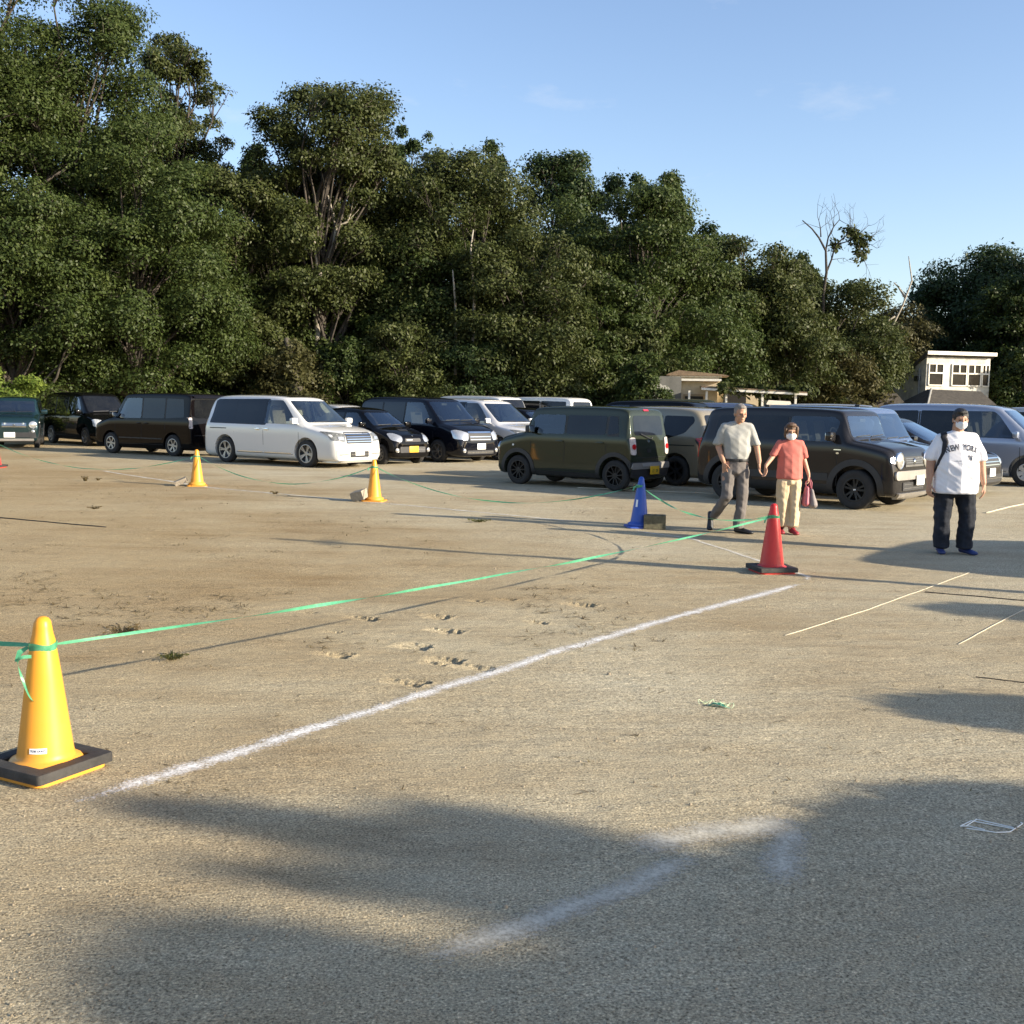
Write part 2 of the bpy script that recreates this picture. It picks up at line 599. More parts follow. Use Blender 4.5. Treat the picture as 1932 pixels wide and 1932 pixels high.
def rope(pts, r, m, label, grp, sag=0):
    bm = bmesh.new()
    P = []
    for (a, b) in zip(pts, pts[1:]):
        for i in range(12):
            t = i / 12
            x, y = a[0] + (b[0] - a[0]) * t, a[1] + (b[1] - a[1]) * t
            x += .012 * noise.noise((x * 2, y * 2, 0)); P.append((x, y, gz(x, y) + r * .7))
    P.append((*pts[-1], gz(*pts[-1]) + r * .7))
    tube(bm, P, r, 5)
    o = link("rope", bm_mesh(bm, "rope", m, True), m)
    tag(o, label, "rope", grp)


m_pale = mat("pale_cord", (.50, .45, .34), .9)
m_dark = mat("dark_cord", (.05, .042, .035), .9)
rope([gp(1480, 1200), gp(1640, 1150), gp(1830, 1080)], .0038, m_pale, "long straight pale cord on the sand right of the chalk line", "pale cords on the ground")
rope([gp(1808, 1216), gp(1940, 1146)], .0038, m_pale, "short pale cord on the sand at the right edge below the longer one", "pale cords on the ground")
rope([gp(1090, 921), gp(1240, 927), gp(1345, 932)], .012, m_pale, "pale cord on the ground behind the blue cone beside the green car's rear wheel", "pale cords on the ground")
rope([gp(1860, 968), gp(1940, 950)], .012, m_pale, "pale cord on the ground behind the man in the white T-shirt", "pale cords on the ground")
rope([gp(1745, 1117), gp(1940, 1134)], .006, m_dark, "dark cord on the sand below the man in the white T-shirt", "dark cords on the ground")
rope([gp(1840, 1277), gp(1940, 1288)], .004, m_dark, "short dark cord at the right edge above the round shadow", "dark cords on the ground")
rope([gp(-20, 976), gp(200, 995)], .009, m_dark, "dark cord half buried in the sand at the left edge", "dark cords on the ground")

# dry weed scraps: uncountable litter over the left of the field
rng = np.random.default_rng(7)


def scraps():
    co, q, tint = [], [], []
    def blade(x, y, a, l, w, lift):
        z = gz(x, y) + .003
        dx, dy = math.cos(a), math.sin(a)
        i = len(co)
        co.extend([(x - dy * w, y + dx * w, z), (x + dy * w, y - dx * w, z),
                   (x + dx * l + dy * w * .3, y + dy * l - dx * w * .3, z + lift), (x + dx * l - dy * w * .3, y + dy * l + dx * w * .3, z + lift)])
        q.append((i, i + 1, i + 2, i + 3)); tint.append(rng.random())
    n = 0
    while n < 420:
        u, v = rng.uniform(-30, 1250), rng.uniform(900, 1230)
        x, y = gp(u, v)
        dens = noise.noise((x * .8, y * .5, 4)) + (.25 if v < 990 and u < 900 else 0)
        if dens < .12: continue
        n += 1
        for _ in range(rng.integers(3, 9)):
            blade(x + rng.normal(0, .05), y + rng.normal(0, .03), rng.uniform(0, 6.28), rng.uniform(.02, .09), rng.uniform(.002, .006), rng.uniform(0, .022))
    for _ in range(260):
        u, v = rng.uniform(-30, 1960), rng.uniform(1000, 1500)
        x, y = gp(u, v)
        for _ in range(rng.integers(1, 4)):
            blade(x + rng.normal(0, .02), y + rng.normal(0, .02), rng.uniform(0, 6.28), rng.uniform(.012, .05), rng.uniform(.002, .005), rng.uniform(0, .012))
    me = quads_mesh("dry_weeds", np.array(co), np.array(q))
    at = me.attributes.new("tint", 'FLOAT', 'FACE'); at.data.foreach_set("value", tint)
    return me


m_dry = leafmat("dry_blade", (.09, .065, .03), (.13, .095, .045), (.16, .13, .06), .15)
o = link("dry_weeds", scraps(), m_dry); tag(o, "scattered dry weed scraps lying on the sand", None, kind="stuff")


def pebbles():
    n = 5200
    u = rng.uniform(-40, 1980, n); v = 985 + (1975 - 985) * rng.random(n) ** .8
    co, q = [], []
    for a, b in zip(u, v):
        x, y = gp(a, b)
        if noise.noise((x * .9, y * .9, 12)) < rng.uniform(-.6, .25): continue
        s = rng.lognormal(0, .4) * .0024 * (1 + .06 * y)
        z = gz(x, y)
        i = len(co)
        ang = rng.uniform(0, 6.28)
        for k in range(4):
            t = ang + k * 1.571 + rng.normal(0, .25)
            co.append((x + s * math.cos(t), y + s * math.sin(t) * .8, z - .001))
        for k in range(4):
            t = ang + k * 1.571 + rng.normal(0, .25)
            co.append((x + s * .6 * math.cos(t), y + s * .5 * math.sin(t), z + s * rng.uniform(.6, 1.0)))
        q += [(i + k, i + (k + 1) % 4, i + 4 + (k + 1) % 4, i + 4 + k) for k in range(4)] + [(i + 4, i + 5, i + 6, i + 7)]
    return quads_mesh("pebbles", np.array(co), np.array(q))


m_peb = mat("pebble_stone", (.27, .225, .155), .9, var=.6, vscale=9)
o = link("pebbles", pebbles(), m_peb); tag(o, "small stones strewn over the sand", None, kind="stuff")


def tuft(x, y, n, h, spread, m, label):
    co, q, tint = [], [], []
    for k in range(n):
        a = rng.uniform(0, 6.28); r = rng.uniform(0, spread * .5); l = h * rng.uniform(.5, 1.1)
        bx, by = x + r * math.cos(a), y + r * math.sin(a)
        out = rng.uniform(.2, 1.1) * spread
        ex, ey = bx + out * math.cos(a), by + out * math.sin(a)
        w = .004
        z = gz(bx, by)
        i = len(co)
        mx_, my_ = (bx + ex) / 2, (by + ey) / 2
        co.extend([(bx - w, by, z), (bx + w, by, z), (mx_ + w * .8, my_, z + l * .75), (mx_ - w * .8, my_, z + l * .75),
                   (ex + w * .2, ey, z + l * rng.uniform(.5, .95)), (ex - w * .2, ey, z + l * .6)])
        q += [(i, i + 1, i + 2, i + 3), (i + 3, i + 2, i + 4, i + 5)]
        t = rng.random(); tint += [t, t]
    me = quads_mesh("grass_tuft", np.array(co), np.array(q))
    at = me.attributes.new("tint", 'FLOAT', 'FACE'); at.data.foreach_set("value", tint)
    o = link("grass_tuft", me, m); tag(o, label, "grass tuft", "weed tufts on the sand")


m_weed = leafmat("weed_blade", (.05, .06, .015), (.09, .10, .025), (.16, .14, .05), .25)
tuft(-2.19, 7.05, 80, .04, .08, m_weed, "low green weed tuft on the shadow line right of the front yellow cone")
tuft(-2.80, 7.84, 60, .05, .14, m_dry, "dry straw tuft under the green tape right of the front yellow cone")
tuft(*gp(161, 908), 40, .12, .07, m_dry, "dry upright tuft at the far left beyond the faint chalk line")
tuft(*gp(185, 907), 25, .07, .06, m_dry, "small dry tuft at the far left between the upright tuft and the brown brick")
tuft(*gp(695, 937), 45, .07, .08, m_weed, "flat green tuft left of the block at the second far yellow cone")
tuft(*gp(520, 932), 35, .06, .08, m_dry, "brown dry tuft between the two far yellow cones")
tuft(*gp(905, 985), 60, .05, .15, m_weed, "flat wide weed patch at the tip of the walking man's shadow")
tuft(*gp(180, 960), 35, .05, .10, m_dry, "brown flat tuft near the dark cord at the left edge")


# ================================================================== TREES
LM = {
    'olive': leafmat("leaf_olive", (.031, .042, .012), (.053, .067, .019), (.088, .098, .032)),
    'green': leafmat("leaf_green", (.026, .042, .011), (.045, .067, .017), (.078, .098, .026)),
    'dark': leafmat("leaf_dark", (.020, .034, .012), (.034, .056, .018), (.060, .084, .028)),
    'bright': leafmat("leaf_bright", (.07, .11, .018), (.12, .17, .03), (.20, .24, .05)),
    'brown': leafmat("leaf_brown", (.044, .044, .016), (.070, .066, .024), (.105, .094, .036)),
    'ivy': leafmat("leaf_ivy", (.036, .038, .013), (.056, .056, .020), (.088, .082, .030)),
}
m_bark = mat("bark", (.060, .050, .040), .95, var=.4, vscale=5, bump=.7, bscale=14)
m_bark_p = mat("bark_pale", (.30, .27, .22), .95, var=.35, vscale=6, bump=.6, bscale=18)
m_bark_d = mat("bark_dark", (.045, .038, .032), .95, var=.4, vscale=5, bump=.7, bscale=14)
TR = np.random.default_rng(2024)


def leaves_mesh(name, clumps, n, L, rg, per=12):
    """clumps: rows of x,y,z,radius,flatness.  Many small leaves in sprays spread over each clump."""
    C = np.array(clumps, float)
    w = C[:, 3] ** 2 * (.5 + .5 * C[:, 4]); w /= w.sum()
    ns = max(4, int(n / per))
    ci = rg.choice(len(C), ns, p=w)
    d = rg.normal(size=(ns, 3)); d[:, 2] = d[:, 2] * .9 + .25
    d /= np.linalg.norm(d, axis=1)[:, None]
    ph = ci * 1.7
    rag = 1 + .28 * np.sin(d[:, 0] * 4.1 + ph) * np.sin(d[:, 1] * 3.7 + ph * 1.3) + .18 * np.sin(d[:, 2] * 7 + ph)
    rho = (.35 + .65 * rg.random(ns) ** .45) * rag
    S = C[ci, :3] + d * (C[ci, 3] * rho)[:, None] * np.stack([np.ones(ns), np.ones(ns), C[ci, 4]], 1)
    sn = d * .80 + np.array([0, 0, .42]) + rg.normal(size=(ns, 3)) * .22
    sn /= np.linalg.norm(sn, axis=1)[:, None]
    # leaves of a spray: spread on a disc across sn, drooping outward
    t1 = np.cross(sn, rg.normal(size=(ns, 3))); t1 /= np.linalg.norm(t1, axis=1)[:, None]
    t2 = np.cross(sn, t1)
    N = ns * per
    k = np.repeat(np.arange(ns), per)
    a = rg.random(N) * 2 * math.pi
    sr = (C[ci, 3] * .30 + L * .8)
    r = np.sqrt(rg.random(N)) * sr[k]
    out = t1[k] * np.cos(a)[:, None] + t2[k] * np.sin(a)[:, None]
    P = S[k] + out * r[:, None] - sn[k] * (r * r / sr[k] * .35)[:, None] + rg.normal(size=(N, 3)) * L * .35
    nn = sn[k] + rg.normal(size=(N, 3)) * .34
    nn /= np.linalg.norm(nn, axis=1)[:, None]
    u = out + rg.normal(size=(N, 3)) * .5
    u -= nn * (u * nn).sum(1)[:, None]
    u /= np.linalg.norm(u, axis=1)[:, None] + 1e-9
    v = np.cross(nn, u)
    ln = L * rg.uniform(.65, 1.25, N)
    wd = ln * rg.uniform(.42, .62, N)
    q = np.empty((N, 4, 3))
    q[:, 0] = P - u * ln[:, None] * .5
    q[:, 1] = P + v * wd[:, None] * .5
    q[:, 2] = P + u * ln[:, None] * .5 - nn * (ln * .12)[:, None]
    q[:, 3] = P - v * wd[:, None] * .5
    me = quads_mesh(name, q.reshape(-1, 3), np.arange(N * 4).reshape(N, 4))
    tint = np.clip(rg.normal(.5, .15, N) + np.repeat(rg.normal(0, .16, ns), per), 0, 1)
    at = me.attributes.new("tint", 'FLOAT', 'FACE'); at.data.foreach_set("value", tint.astype(np.float32))
    return me


def limb(bm, a, b, r0, r1, rg, bend=.12, seg=6, n=6):
    a, b = Vector(a), Vector(b)
    L_ = (b - a).length
    off = Vector(rg.normal(size=3)) * L_ * bend
    off2 = Vector(rg.normal(size=3)) * L_ * bend * .5
    P, W = [], []
    for i in range(n + 1):
        t = i / n
        p = a.lerp(b, t) + off * (4 * t * (1 - t)) * .5 + off2 * math.sin(t * 6.28) * .5
        p.z += L_ * .10 * math.sin(t * math.pi)
        P.append(p); W.append(r0 + (r1 - r0) * t ** .8)
    tube(bm, P, W, seg)
    return P


def tree(u, v, hw, D, label, lm='olive', cb=.12, style='layered', nc=46, bark=m_bark, dens=1.0, name="broadleaf_tree", trunk_r=None,
         extra=None, group="trees behind the parked cars", gap=0., shape='dome', loc=None, H=None, rad=None, L=None, lean=0, asym=None):
    rg = np.random.default_rng(abs(hash((int(u), int(v), int(D)))) % (2 ** 31) if False else int(u * 7919 + v * 104729 + D * 31) % (2 ** 31))
    if loc is None:
        if D < 50: D += 8 if u < 700 else 5
        x, y = px(u, D), D
        H = pz(v, D, u); rad = hw / 2080.0 * D * 1.1
    else:
        x, y = loc
    if L is None: L = .0032 * D
    root = empty(name, (x, y, 0), 0, label, "tree", group)
    zc0 = H * cb
    cz, sz = (H + zc0) / 2, (H - zc0) / 2
    flat = {'layered': .45, 'round': .8, 'airy': .5}[style]
    base_r = {'layered': .30, 'round': .27, 'airy': .22}[style] * min(rad, sz)
    cl = []
    tries = 0
    nc = int(nc * 1.8)
    base_r *= .9
    while len(cl) < nc and tries < 6000:
        tries += 1
        d = rg.normal(size=3); d /= np.linalg.norm(d)
        rr = rg.uniform(.30, .90) if rg.random() < .42 else rg.uniform(.72, .92)
        # crown widest at 45 % of its height, domed top
        p = np.array([d[0] * rad * rr, d[1] * rad * rr * .85, d[2] * sz * rr])
        if shape == 'flat':
            p = np.array([d[0] * rad * (rr ** .5) * (.75 + .3 * max(0, d[2])), d[1] * rad * rr * .9, sz * (abs(d[2]) ** .55) * np.sign(d[2]) * min(1, rr + .12)])
        if d[2] < 0: p[:2] *= 1.0 + .45 * abs(d[2])
        r = base_r * rg.uniform(.7, 1.35)
        c = np.array([p[0], p[1], cz + p[2]])
        if asym is not None and not asym(c): continue
        if gap and noise.noise((c[0] * .35 + u, c[1] * .35, c[2] * .35)) < gap - .5: continue
        top = cz + p[2] + r * flat
        if top > H: c[2] -= top - H
        cl.append([c[0], c[1], max(c[2], .5), r, flat * rg.uniform(.85, 1.2)])
    if extra: cl += [list(e) for e in extra]
    A = math.pi * rad * sz
    n = int(dens * 34 * A / (L * L))
    n = min(n, 180000)
    me = leaves_mesh("crown", cl, n, L, rg)
    link("crown", me, LM[lm], root)
    bm = bmesh.new()
    tr = trunk_r or .028 * H * .5 + .05
    top = Vector((rad * .08 * rg.normal() + lean, 0, H * .74))
    spine = limb(bm, (0, 0, -.1), top, tr, tr * .25, rg, .04, 9, 9)
    order = sorted(range(len(cl)), key=lambda i: cl[i][2])
    for i in order[::2] if len(cl) > 24 else order:
        c = cl[i]
        f = np.clip((c[2] / H) * .85 - .12, .12, .92)
        s = spine[int(f * 9)]
        e = (c[0], c[1], c[2] - c[3] * c[4] * .3)
        lp = limb(bm, s, e, tr * (.50 - .33 * f), tr * .07, rg, .10, 5, 5)
        for _ in range(4):
            d = rg.normal(size=3); d[2] = abs(d[2]) * .6; d /= np.linalg.norm(d)
            e2 = (c[0] + d[0] * c[3] * .95, c[1] + d[1] * c[3] * .95, c[2] + d[2] * c[3] * c[4] * 1.0)
            limb(bm, lp[4], e2, tr * .085, .006 + tr * .02, rg, .12, 4, 3)
    link("trunk", bm_mesh(bm, "trunk", bark, True), bark, root)
    return root


# --- first rank, left to right
tree(-90, -260, 250, 39, "huge dark-limbed tree rising out of the top left corner", 'green', .10, nc=70, gap=.30, dens=.85)
tree(130, -70, 175, 41, "tallest broadleaf tree, its layered crown reaching the top edge at the left", 'green', .08, nc=74, gap=.36, dens=.85)
tree(330, 62, 105, 47, "airy tree with a thin twiggy crown and a bare branch reaching right into the sky", 'olive', .30, 'airy', 80, dens=.75, gap=.12,
     extra=[(-1.5, 0, 14.6, .7, .5), (-.8, .3, 14.9, .7, .5), (.2, 0, 15.1, .7, .5), (1.0, .2, 14.7, .7, .5), (1.5, 0, 13.8, .7, .5), (1.9, 0, 12.0, .45, .5), (2.35, 0, 12.6, .40, .5), (1.6, .2, 12.9, .5, .5), (2.75, 0, 12.9, .35, .5), (2.0, 0, 9.6, .5, .5), (1.5, 0, 10.3, .6, .5)])
tree(262, 235, 165, 38, "broad dense green tree right of the tallest one, hanging low over the black vans", 'green', .05, nc=70, gap=.12)
tree(40, 300, 170, 36, "low spreading green tree in front at the left edge", 'green', .05, nc=60, gap=.15, dens=.9)
tree(452, 300, 128, 43, "rounded olive tree between the tall left group and the flat-topped tree", 'olive', .08, nc=60, gap=.1)
tree(612, 168, 135, 52, "flat-topped layered tree standing highest in the middle left", 'olive', .34, nc=56, gap=.10, shape='flat',
     extra=[(-3.1, 0, 12.9, .7, .5), (-2.9, .3, 12.3, .8, .5), (-2.4, 0, 11.6, .9, .5), (-3.3, .2, 12.1, .6, .5), (2.6, 0, 13.2, .7, .5), (3.0, 0, 12.4, .7, .5)])
tree(630, 300, 150, 47, "olive tree with drooping sprays right below the flat-topped crown", 'olive', .08, nc=60)
tree(868, 292, 165, 49, "broad olive-brown dome-shaped tree left of the picture's middle", 'olive', .10, nc=74)
tree(985, 420, 128, 46, "lower olive tree in front in the middle, above the white minivan's roof", 'olive', .06, nc=60)
tree(1205, 345, 142, 55, "large dark green tree right of the middle, above the green car", 'green', .07, nc=74)
tree(1110, 470, 110, 48, "mid-height dark tree over the olive car's roof", 'green', .06, nc=54)
tree(1395, 415, 112, 61, "olive tree with an open feathery top right of the middle", 'olive', .10, nc=60)
tree(1330, 540, 100, 57.5, "low green tree leaning over the little veranda house", 'green', .12, nc=44)
tree(1560, 505, 112, 63, "olive tree beneath the bare forked branches", 'olive', .07, nc=58)
tree(1672, 560, 78, 70, "dull thinning tree beside the white clerestory house", 'brown', .07, nc=40, dens=.8)
tree(1478, 560, 90, 60, "olive tree between the veranda house and the bare forked tree", 'olive', .07, nc=48)
tree(720, 330, 110, 56, "olive tree filling the canopy right of the flat-topped tree's foot", 'olive', .05, nc=50)
tree(1085, 380, 120, 58, "dense green tree closing the canopy between the dome-shaped tree and the large dark one", 'green', .05, nc=56)
tree(1300, 430, 100, 60, "dense green tree closing the canopy over the painted cloud wall", 'green', .08, nc=50)
tree(1470, 480, 95, 66, "dense olive tree closing the canopy left of the bare forked tree", 'olive', .05, nc=48)
tree(520, 420, 110, 52, "green tree low in the notch left of the flat-topped tree", 'green', .05, nc=50)
tree(800, 400, 120, 53, "dark green tree low between the flat-topped and the dome-shaped trees", 'green', .05, nc=50)
tree(1610, 590, 80, 72, "low dense tree under the dead grey trunk", 'olive', .05, nc=44)
# --- taller trees behind
tree(755, 225, 40, 66, "narrow dark tree peeping out at the right shoulder of the flat-topped tree", 'dark', .4, 'round', 26)
tree(803, 252, 40, 68, "small round dark crown on the skyline, left of its twin", 'dark', .4, 'round', 26)
tree(910, 254, 46, 68, "round dark crown on the skyline above the dome-shaped tree", 'dark', .4, 'round', 28)
tree(480, 275, 45, 62, "dark rounded treetop behind the notch left of the flat-topped tree", 'dark', .4, 'round', 26)
tree(1050, 270, 98, 66, "wide dark tree with a jagged top on the skyline in the middle", 'dark', .2, 'round', 60)
tree(1165, 300, 70, 67, "dark spiky treetop between the jagged one and the bright round one", 'dark', .25, 'round', 36)
tree(1228, 304, 62, 68, "bright-edged round treetop on the skyline right of the middle", 'green', .25, 'round', 36)
tree(1285, 390, 55, 68, "dark treetop sloping down towards the right of the middle", 'dark', .2, 'round', 30)
tree(1600, 560, 60, 74, "far pale treetop behind the dull thinning tree", 'olive', .2, 'airy', 26, dens=.6)
tree(1480, 470, 60, 72, "far dark treetop left of the bare forked branches", 'dark', .2, 'round', 30)
# --- right end
tree(1832, 466, 135, 76, "big dark evergreen tree behind the white clerestory house", 'dark', .06, 'layered', 80)
tree(1925, 482, 95, 69, "dark tree with a lit flank at the right edge", 'green', .06, 'layered', 60)
tree(1755, 520, 60, 76, "dark tree left of the big evergreen, above the white roof", 'dark', .1, 'layered', 36)
tree(1925, 640, 50, 64, "low green tree in front of the white house's right end", 'green', .05, 'layered', 36)
tree(2060, 420, 150, 70, "tall green tree beyond the right edge", 'green', .06, 'layered', 60)
tree(-330, -150, 220, 40, "tall green tree beyond the left edge", 'green', .06, nc=50)

# --- undergrowth in front of the trunks
ug = "bushes along the foot of the wood"
for i, (u, v, hw, D, lm, lab) in enumerate([
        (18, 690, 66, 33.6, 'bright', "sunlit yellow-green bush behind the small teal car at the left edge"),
        (60, 600, 90, 46, 'green', "dense green bush above the gap between the teal car and the black minivan"),
        (240, 590, 85, 45, 'olive', "olive bush above the leftmost black minivan's front"),
        (390, 570, 90, 44, 'green', "green bush above the white minivan's tail"),
        (720, 560, 90, 47, 'green', "tall green bush between the ivy-clad stump and the dome-shaped tree"),
        (150, 610, 95, 42, 'dark', "dark bush above the leftmost black van"),
        (330, 600, 105, 41, 'green', "green bush above the dark wagon's roof"),
        (470, 560, 90, 42, 'olive', "olive bush above the left half of the white minivan"),
        (560, 650, 70, 40, 'ivy', "dull brown-green ivy-clad bush above the white minivan's windscreen"),
        (660, 640, 75, 41, 'green', "bright green bush above the white minivan's nose"),
        (760, 600, 95, 44, 'olive', "olive bush above the black minivan"),
        (880, 620, 90, 45, 'dark', "dark bush above the second white minivan"),
        (1010, 640, 85, 46, 'olive', "olive bush above the white van roofs"),
        (1130, 640, 85, 47, 'green', "green bush above the front of the green car"),
        (1180, 600, 80, 52, 'olive', "hanging olive bush left of the painted cloud wall"),
        (1212, 655, 48, 43.3, 'green', "leafy green branches hanging over the painted cloud wall"),
        (1440, 620, 85, 62, 'olive', "olive bush right behind the veranda house"),
        (1560, 640, 90, 61, 'brown', "dull bush right of the veranda house"),
        (1640, 660, 60, 72, 'olive', "olive bush at the left wall of the white clerestory house")]):
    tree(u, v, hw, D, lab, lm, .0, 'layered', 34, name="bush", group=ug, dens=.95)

# dark far wood closing the view between the trunks
cl = []
for k in range(240):
    u = TR.uniform(-250, 2150)
    D = np.interp(u, [0, 600, 1200, 1600, 2000], [56, 66, 76, 82, 84]) + TR.uniform(0, 6)
    topv = np.interp(u, [-100, 300, 700, 1100, 1300, 1500, 1600, 1720, 2000], [430, 470, 480, 470, 520, 600, 640, 640, 560])
    h = pz(topv, D, u)
    cl.append([px(u, D), D, TR.uniform(.5, h), TR.uniform(1.3, 2.3), .8])
me = leaves_mesh("far_wood", cl, 60000, .55, TR)
o = link("far_wood", me, LM['dark']); tag(o, "far dark wood seen between the trees", None, kind="stuff")


# --- bare and dead trees
def branchy(bm, p, d, L_, r, depth, rg, tips, spread=.55, up=.15):
    n = 4
    P = [Vector(p)]
    dd = Vector(d).normalized()
    for i in range(n):
        dd = (dd + Vector(rg.normal(size=3)) * .13 + Vector((0, 0, up * .25))).normalized()
        P.append(P[-1] + dd * L_ / n)
    tube(bm, P, [r * (1 - .45 * i / n) for i in range(n + 1)], 5 if depth < 2 else 6)
    if depth == 0:
        tips.append(P[-1]); return
    for k in range(2 if rg.random() < .6 else 3):
        nd = (dd + Vector(rg.normal(size=3)) * spread).normalized()
        branchy(bm, P[-1] if k < 2 else P[2], nd, L_ * rg.uniform(.6, .85), r * .55, depth - 1, rg, tips, spread, up)


def bare(u, D, pts_px, r0, label, name="bare_tree", branches=(), bark=m_bark_p, leafclumps=(), lm='olive', grp="trees behind the parked cars", nleaf=2500):
    """dead or thin tree: main stem through picture points at one distance, further branches likewise"""
    rg = np.random.default_rng(int(u))
    x0 = px(pts_px[0][0], D)
    root = empty(name, (x0, D, 0), 0, label, "tree", grp)
    bm = bmesh.new()
    tips = []
    def W(p, k): return Vector((px(p[0], D) - x0, .25 * math.sin(k * 1.9), pz(p[1], D, p[0])))
    P = [Vector((0, 0, -.1))] + [W(p, i) for i, p in enumerate(pts_px)]
    tube(bm, P, [r0 * (1 - .75 * i / (len(P) - 1)) for i in range(len(P))], 7)
    for br in branches:
        rr, dep = br[0], br[1]
        Q = [W(p, i + 3) for i, p in enumerate(br[2:])]
        tube(bm, Q, [rr * (1 - .6 * i / (len(Q) - 1)) for i in range(len(Q))], 6)
        if dep:
            for q, q0 in zip(Q[1:], Q):
                for _ in range(2):
                    branchy(bm, q, (q - q0).normalized() + Vector(rg.normal(size=3)) * .6, .9, rr * .35, dep - 1, rg, tips, .6)
    link("trunk", bm_mesh(bm, "trunk", bark, True), bark, root)
    if leafclumps:
        cl = [[px(a, D) - x0, rg.normal() * .3, pz(b, D, a), c, .7] for a, b, c in leafclumps]
        link("crown", leaves_mesh("crown", cl, nleaf, .0042 * D, rg), LM[lm], root)
    return root


bare(1541, 62, [(1541, 640), (1540, 560), (1541, 520), (1538, 480), (1528, 455), (1512, 440), (1492, 426)], .11,
     "nearly leafless forked tree standing against the pale sky at the right", branches=[
         (.055, 3, (1541, 520), (1553, 495), (1556, 470), (1575, 452), (1596, 449), (1612, 462)),
         (.05, 2, (1538, 480), (1545, 455), (1552, 436), (1560, 425)),
         (.04, 2, (1556, 470), (1580, 462), (1600, 470), (1606, 492)),
         (.04, 2, (1528, 455), (1530, 438), (1524, 425))], bark=m_bark_d,
     leafclumps=[(1585, 447, .35), (1598, 455, .4), (1608, 470, .4), (1604, 488, .35), (1575, 440, .3), (1612, 460, .3), (1556, 470, .25), (1615, 480, .22), (1590, 462, .3)], nleaf=700)
bare(1642, 63, [(1642, 690), (1662, 640), (1685, 580), (1700, 535), (1699, 505), (1693, 490)], .085,
     "leaning dead grey trunk ending in a bare hooked tip left of the white house", branches=[
         (.07, 0, (1690, 567), (1680, 545), (1668, 538)), (.05, 0, (1672, 600), (1650, 616), (1638, 630))])
bare(598, 51.3, [(598, 560), (600, 530), (598, 500), (592, 452)], .20,
     "broken pale trunk snapped off above the white minivan", branches=[
         (.13, 0, (600, 530), (612, 500), (628, 470), (633, 445), (640, 432)), (.08, 1, (633, 440), (625, 410), (616, 375)), (.07, 1, (636, 436), (652, 425), (660, 412)),
         (.05, 1, (592, 452), (575, 440), (562, 432))])
bare(888, 49.9, [(888, 640), (889, 570), (886, 520), (882, 475), (886, 440)], .10, "slim pale trunk showing through the dome-shaped tree")
bare(856, 49.9, [(856, 620), (854, 575), (852, 545), (849, 515)], .09, "short pale trunk just left of the slim pale one")
bare(1190, 52.3, [(1183, 640), (1186, 590), (1190, 560), (1188, 535)], .12, "pale forked trunk showing through the large dark green tree", branches=[
    (.06, 1, (1188, 560), (1198, 545), (1208, 530))])
bare(545, 44, [(560, 740), (552, 700), (545, 660), (540, 640)], .30, "ivy-clad brown trunk rising behind the white minivan's roof", bark=m_bark,
     leafclumps=[(556, 720, .5), (550, 690, .5), (545, 660, .5), (560, 745, .5)], lm='ivy', nleaf=3000)

bare(455, 50.5, [(470, 700), (468, 640), (455, 600), (440, 570)], .12, "tangle of bare grey twigs over the white minivan's rear", name="twiggy_bush", branches=[
    (.05, 3, (468, 620), (440, 585), (415, 570)), (.05, 3, (462, 610), (480, 565), (505, 545)), (.05, 3, (450, 590), (430, 545), (450, 525)), (.04, 3, (466, 640), (500, 600), (520, 590))],
     bark=m_bark)

# ================================================================== BUILDINGS
m_beige = mat("plaster_beige", (.55, .47, .33), .9, var=.14, vscale=3, bump=.1)
m_trimw = mat("trim_white", (.74, .70, .60), .7, var=.1)
m_wallw = mat("wall_white", (.54, .52, .45), .9, var=.32, vscale=1.7, bump=.08)
m_grey = mat("wall_grey", (.24, .235, .215), .9, var=.2, vscale=1.6, bump=.15)
m_cloud = mat("cloud_paint", (.30, .295, .27), .9)
m_grey_shaded = mat("wall_grey_shaded", (.10, .10, .092), .9, var=.25, vscale=1.6, bump=.15)  # wall grey darkened in the colour for the shade lying on it
m_roofb = mat("roof_brown", (.048, .042, .034), .9, var=.4, vscale=7, bump=.5, bscale=25)
m_roofr = mat("roof_rust", (.20, .14, .085), .85, var=.3, vscale=5, bump=.4, bscale=20)
m_wood = mat("old_wood", (.36, .28, .18), .85, var=.25, vscale=4)
m_dkwin = mat("house_pane", (.018, .018, .017), .18, spec=.15, var=.4, vscale=2)
m_black = mat("dark_plastic", (.018, .018, .019), .6, var=.2)


def slab(bm, pts_xz, y0, y1):
    prism(bm, pts_xz, 'y', y0, y1)


# veranda house
D = 50
hx, hy = px(1292, D), D
vh = empty("veranda_house", (hx, hy, 0), R(-8), "small beige house with a low rusty roof and a white-posted veranda", "house")
vh.scale = (.94, .94, 1.22)
bm = bmesh.new()
bbox(bm, (0, 1.5, 1.15), (2.8, 3.0, 2.3)); bbox(bm, (.35, 1.5, 2.44), (2.2, 2.6, .125))
bbox(bm, (2.45, 2.2, 1.0), (2.0, 1.4, 2.0))
link("wall", bm_mesh(bm, "wall", m_beige), m_beige, vh)
bm = bmesh.new()
prism(bm, [(-1.05, 2.505), (1.95, 2.505), (1.75, 2.55), (-.45, 2.70), (-.95, 2.57)], 'y', -.1, 3.1)
link("roof", bm_mesh(bm, "roof", m_roofr), m_roofr, vh)
bm = bmesh.new()
bbox(bm, (0, 1.3, 2.345), (3.1, 3.6, .08))
bbox(bm, (.35, .17, 2.475), (2.5, .05, .045))
link("eave", bm_mesh(bm, "eave", m_trimw), m_trimw, vh)
bm = bmesh.new()
prism(bm, [(.6, 2.05), (5.4, 1.90), (5.4, 1.95), (.6, 2.12)], 'y', -1.5, .9)
link("veranda_roof", bm_mesh(bm, "veranda_roof", m_roofr), m_roofr, vh)
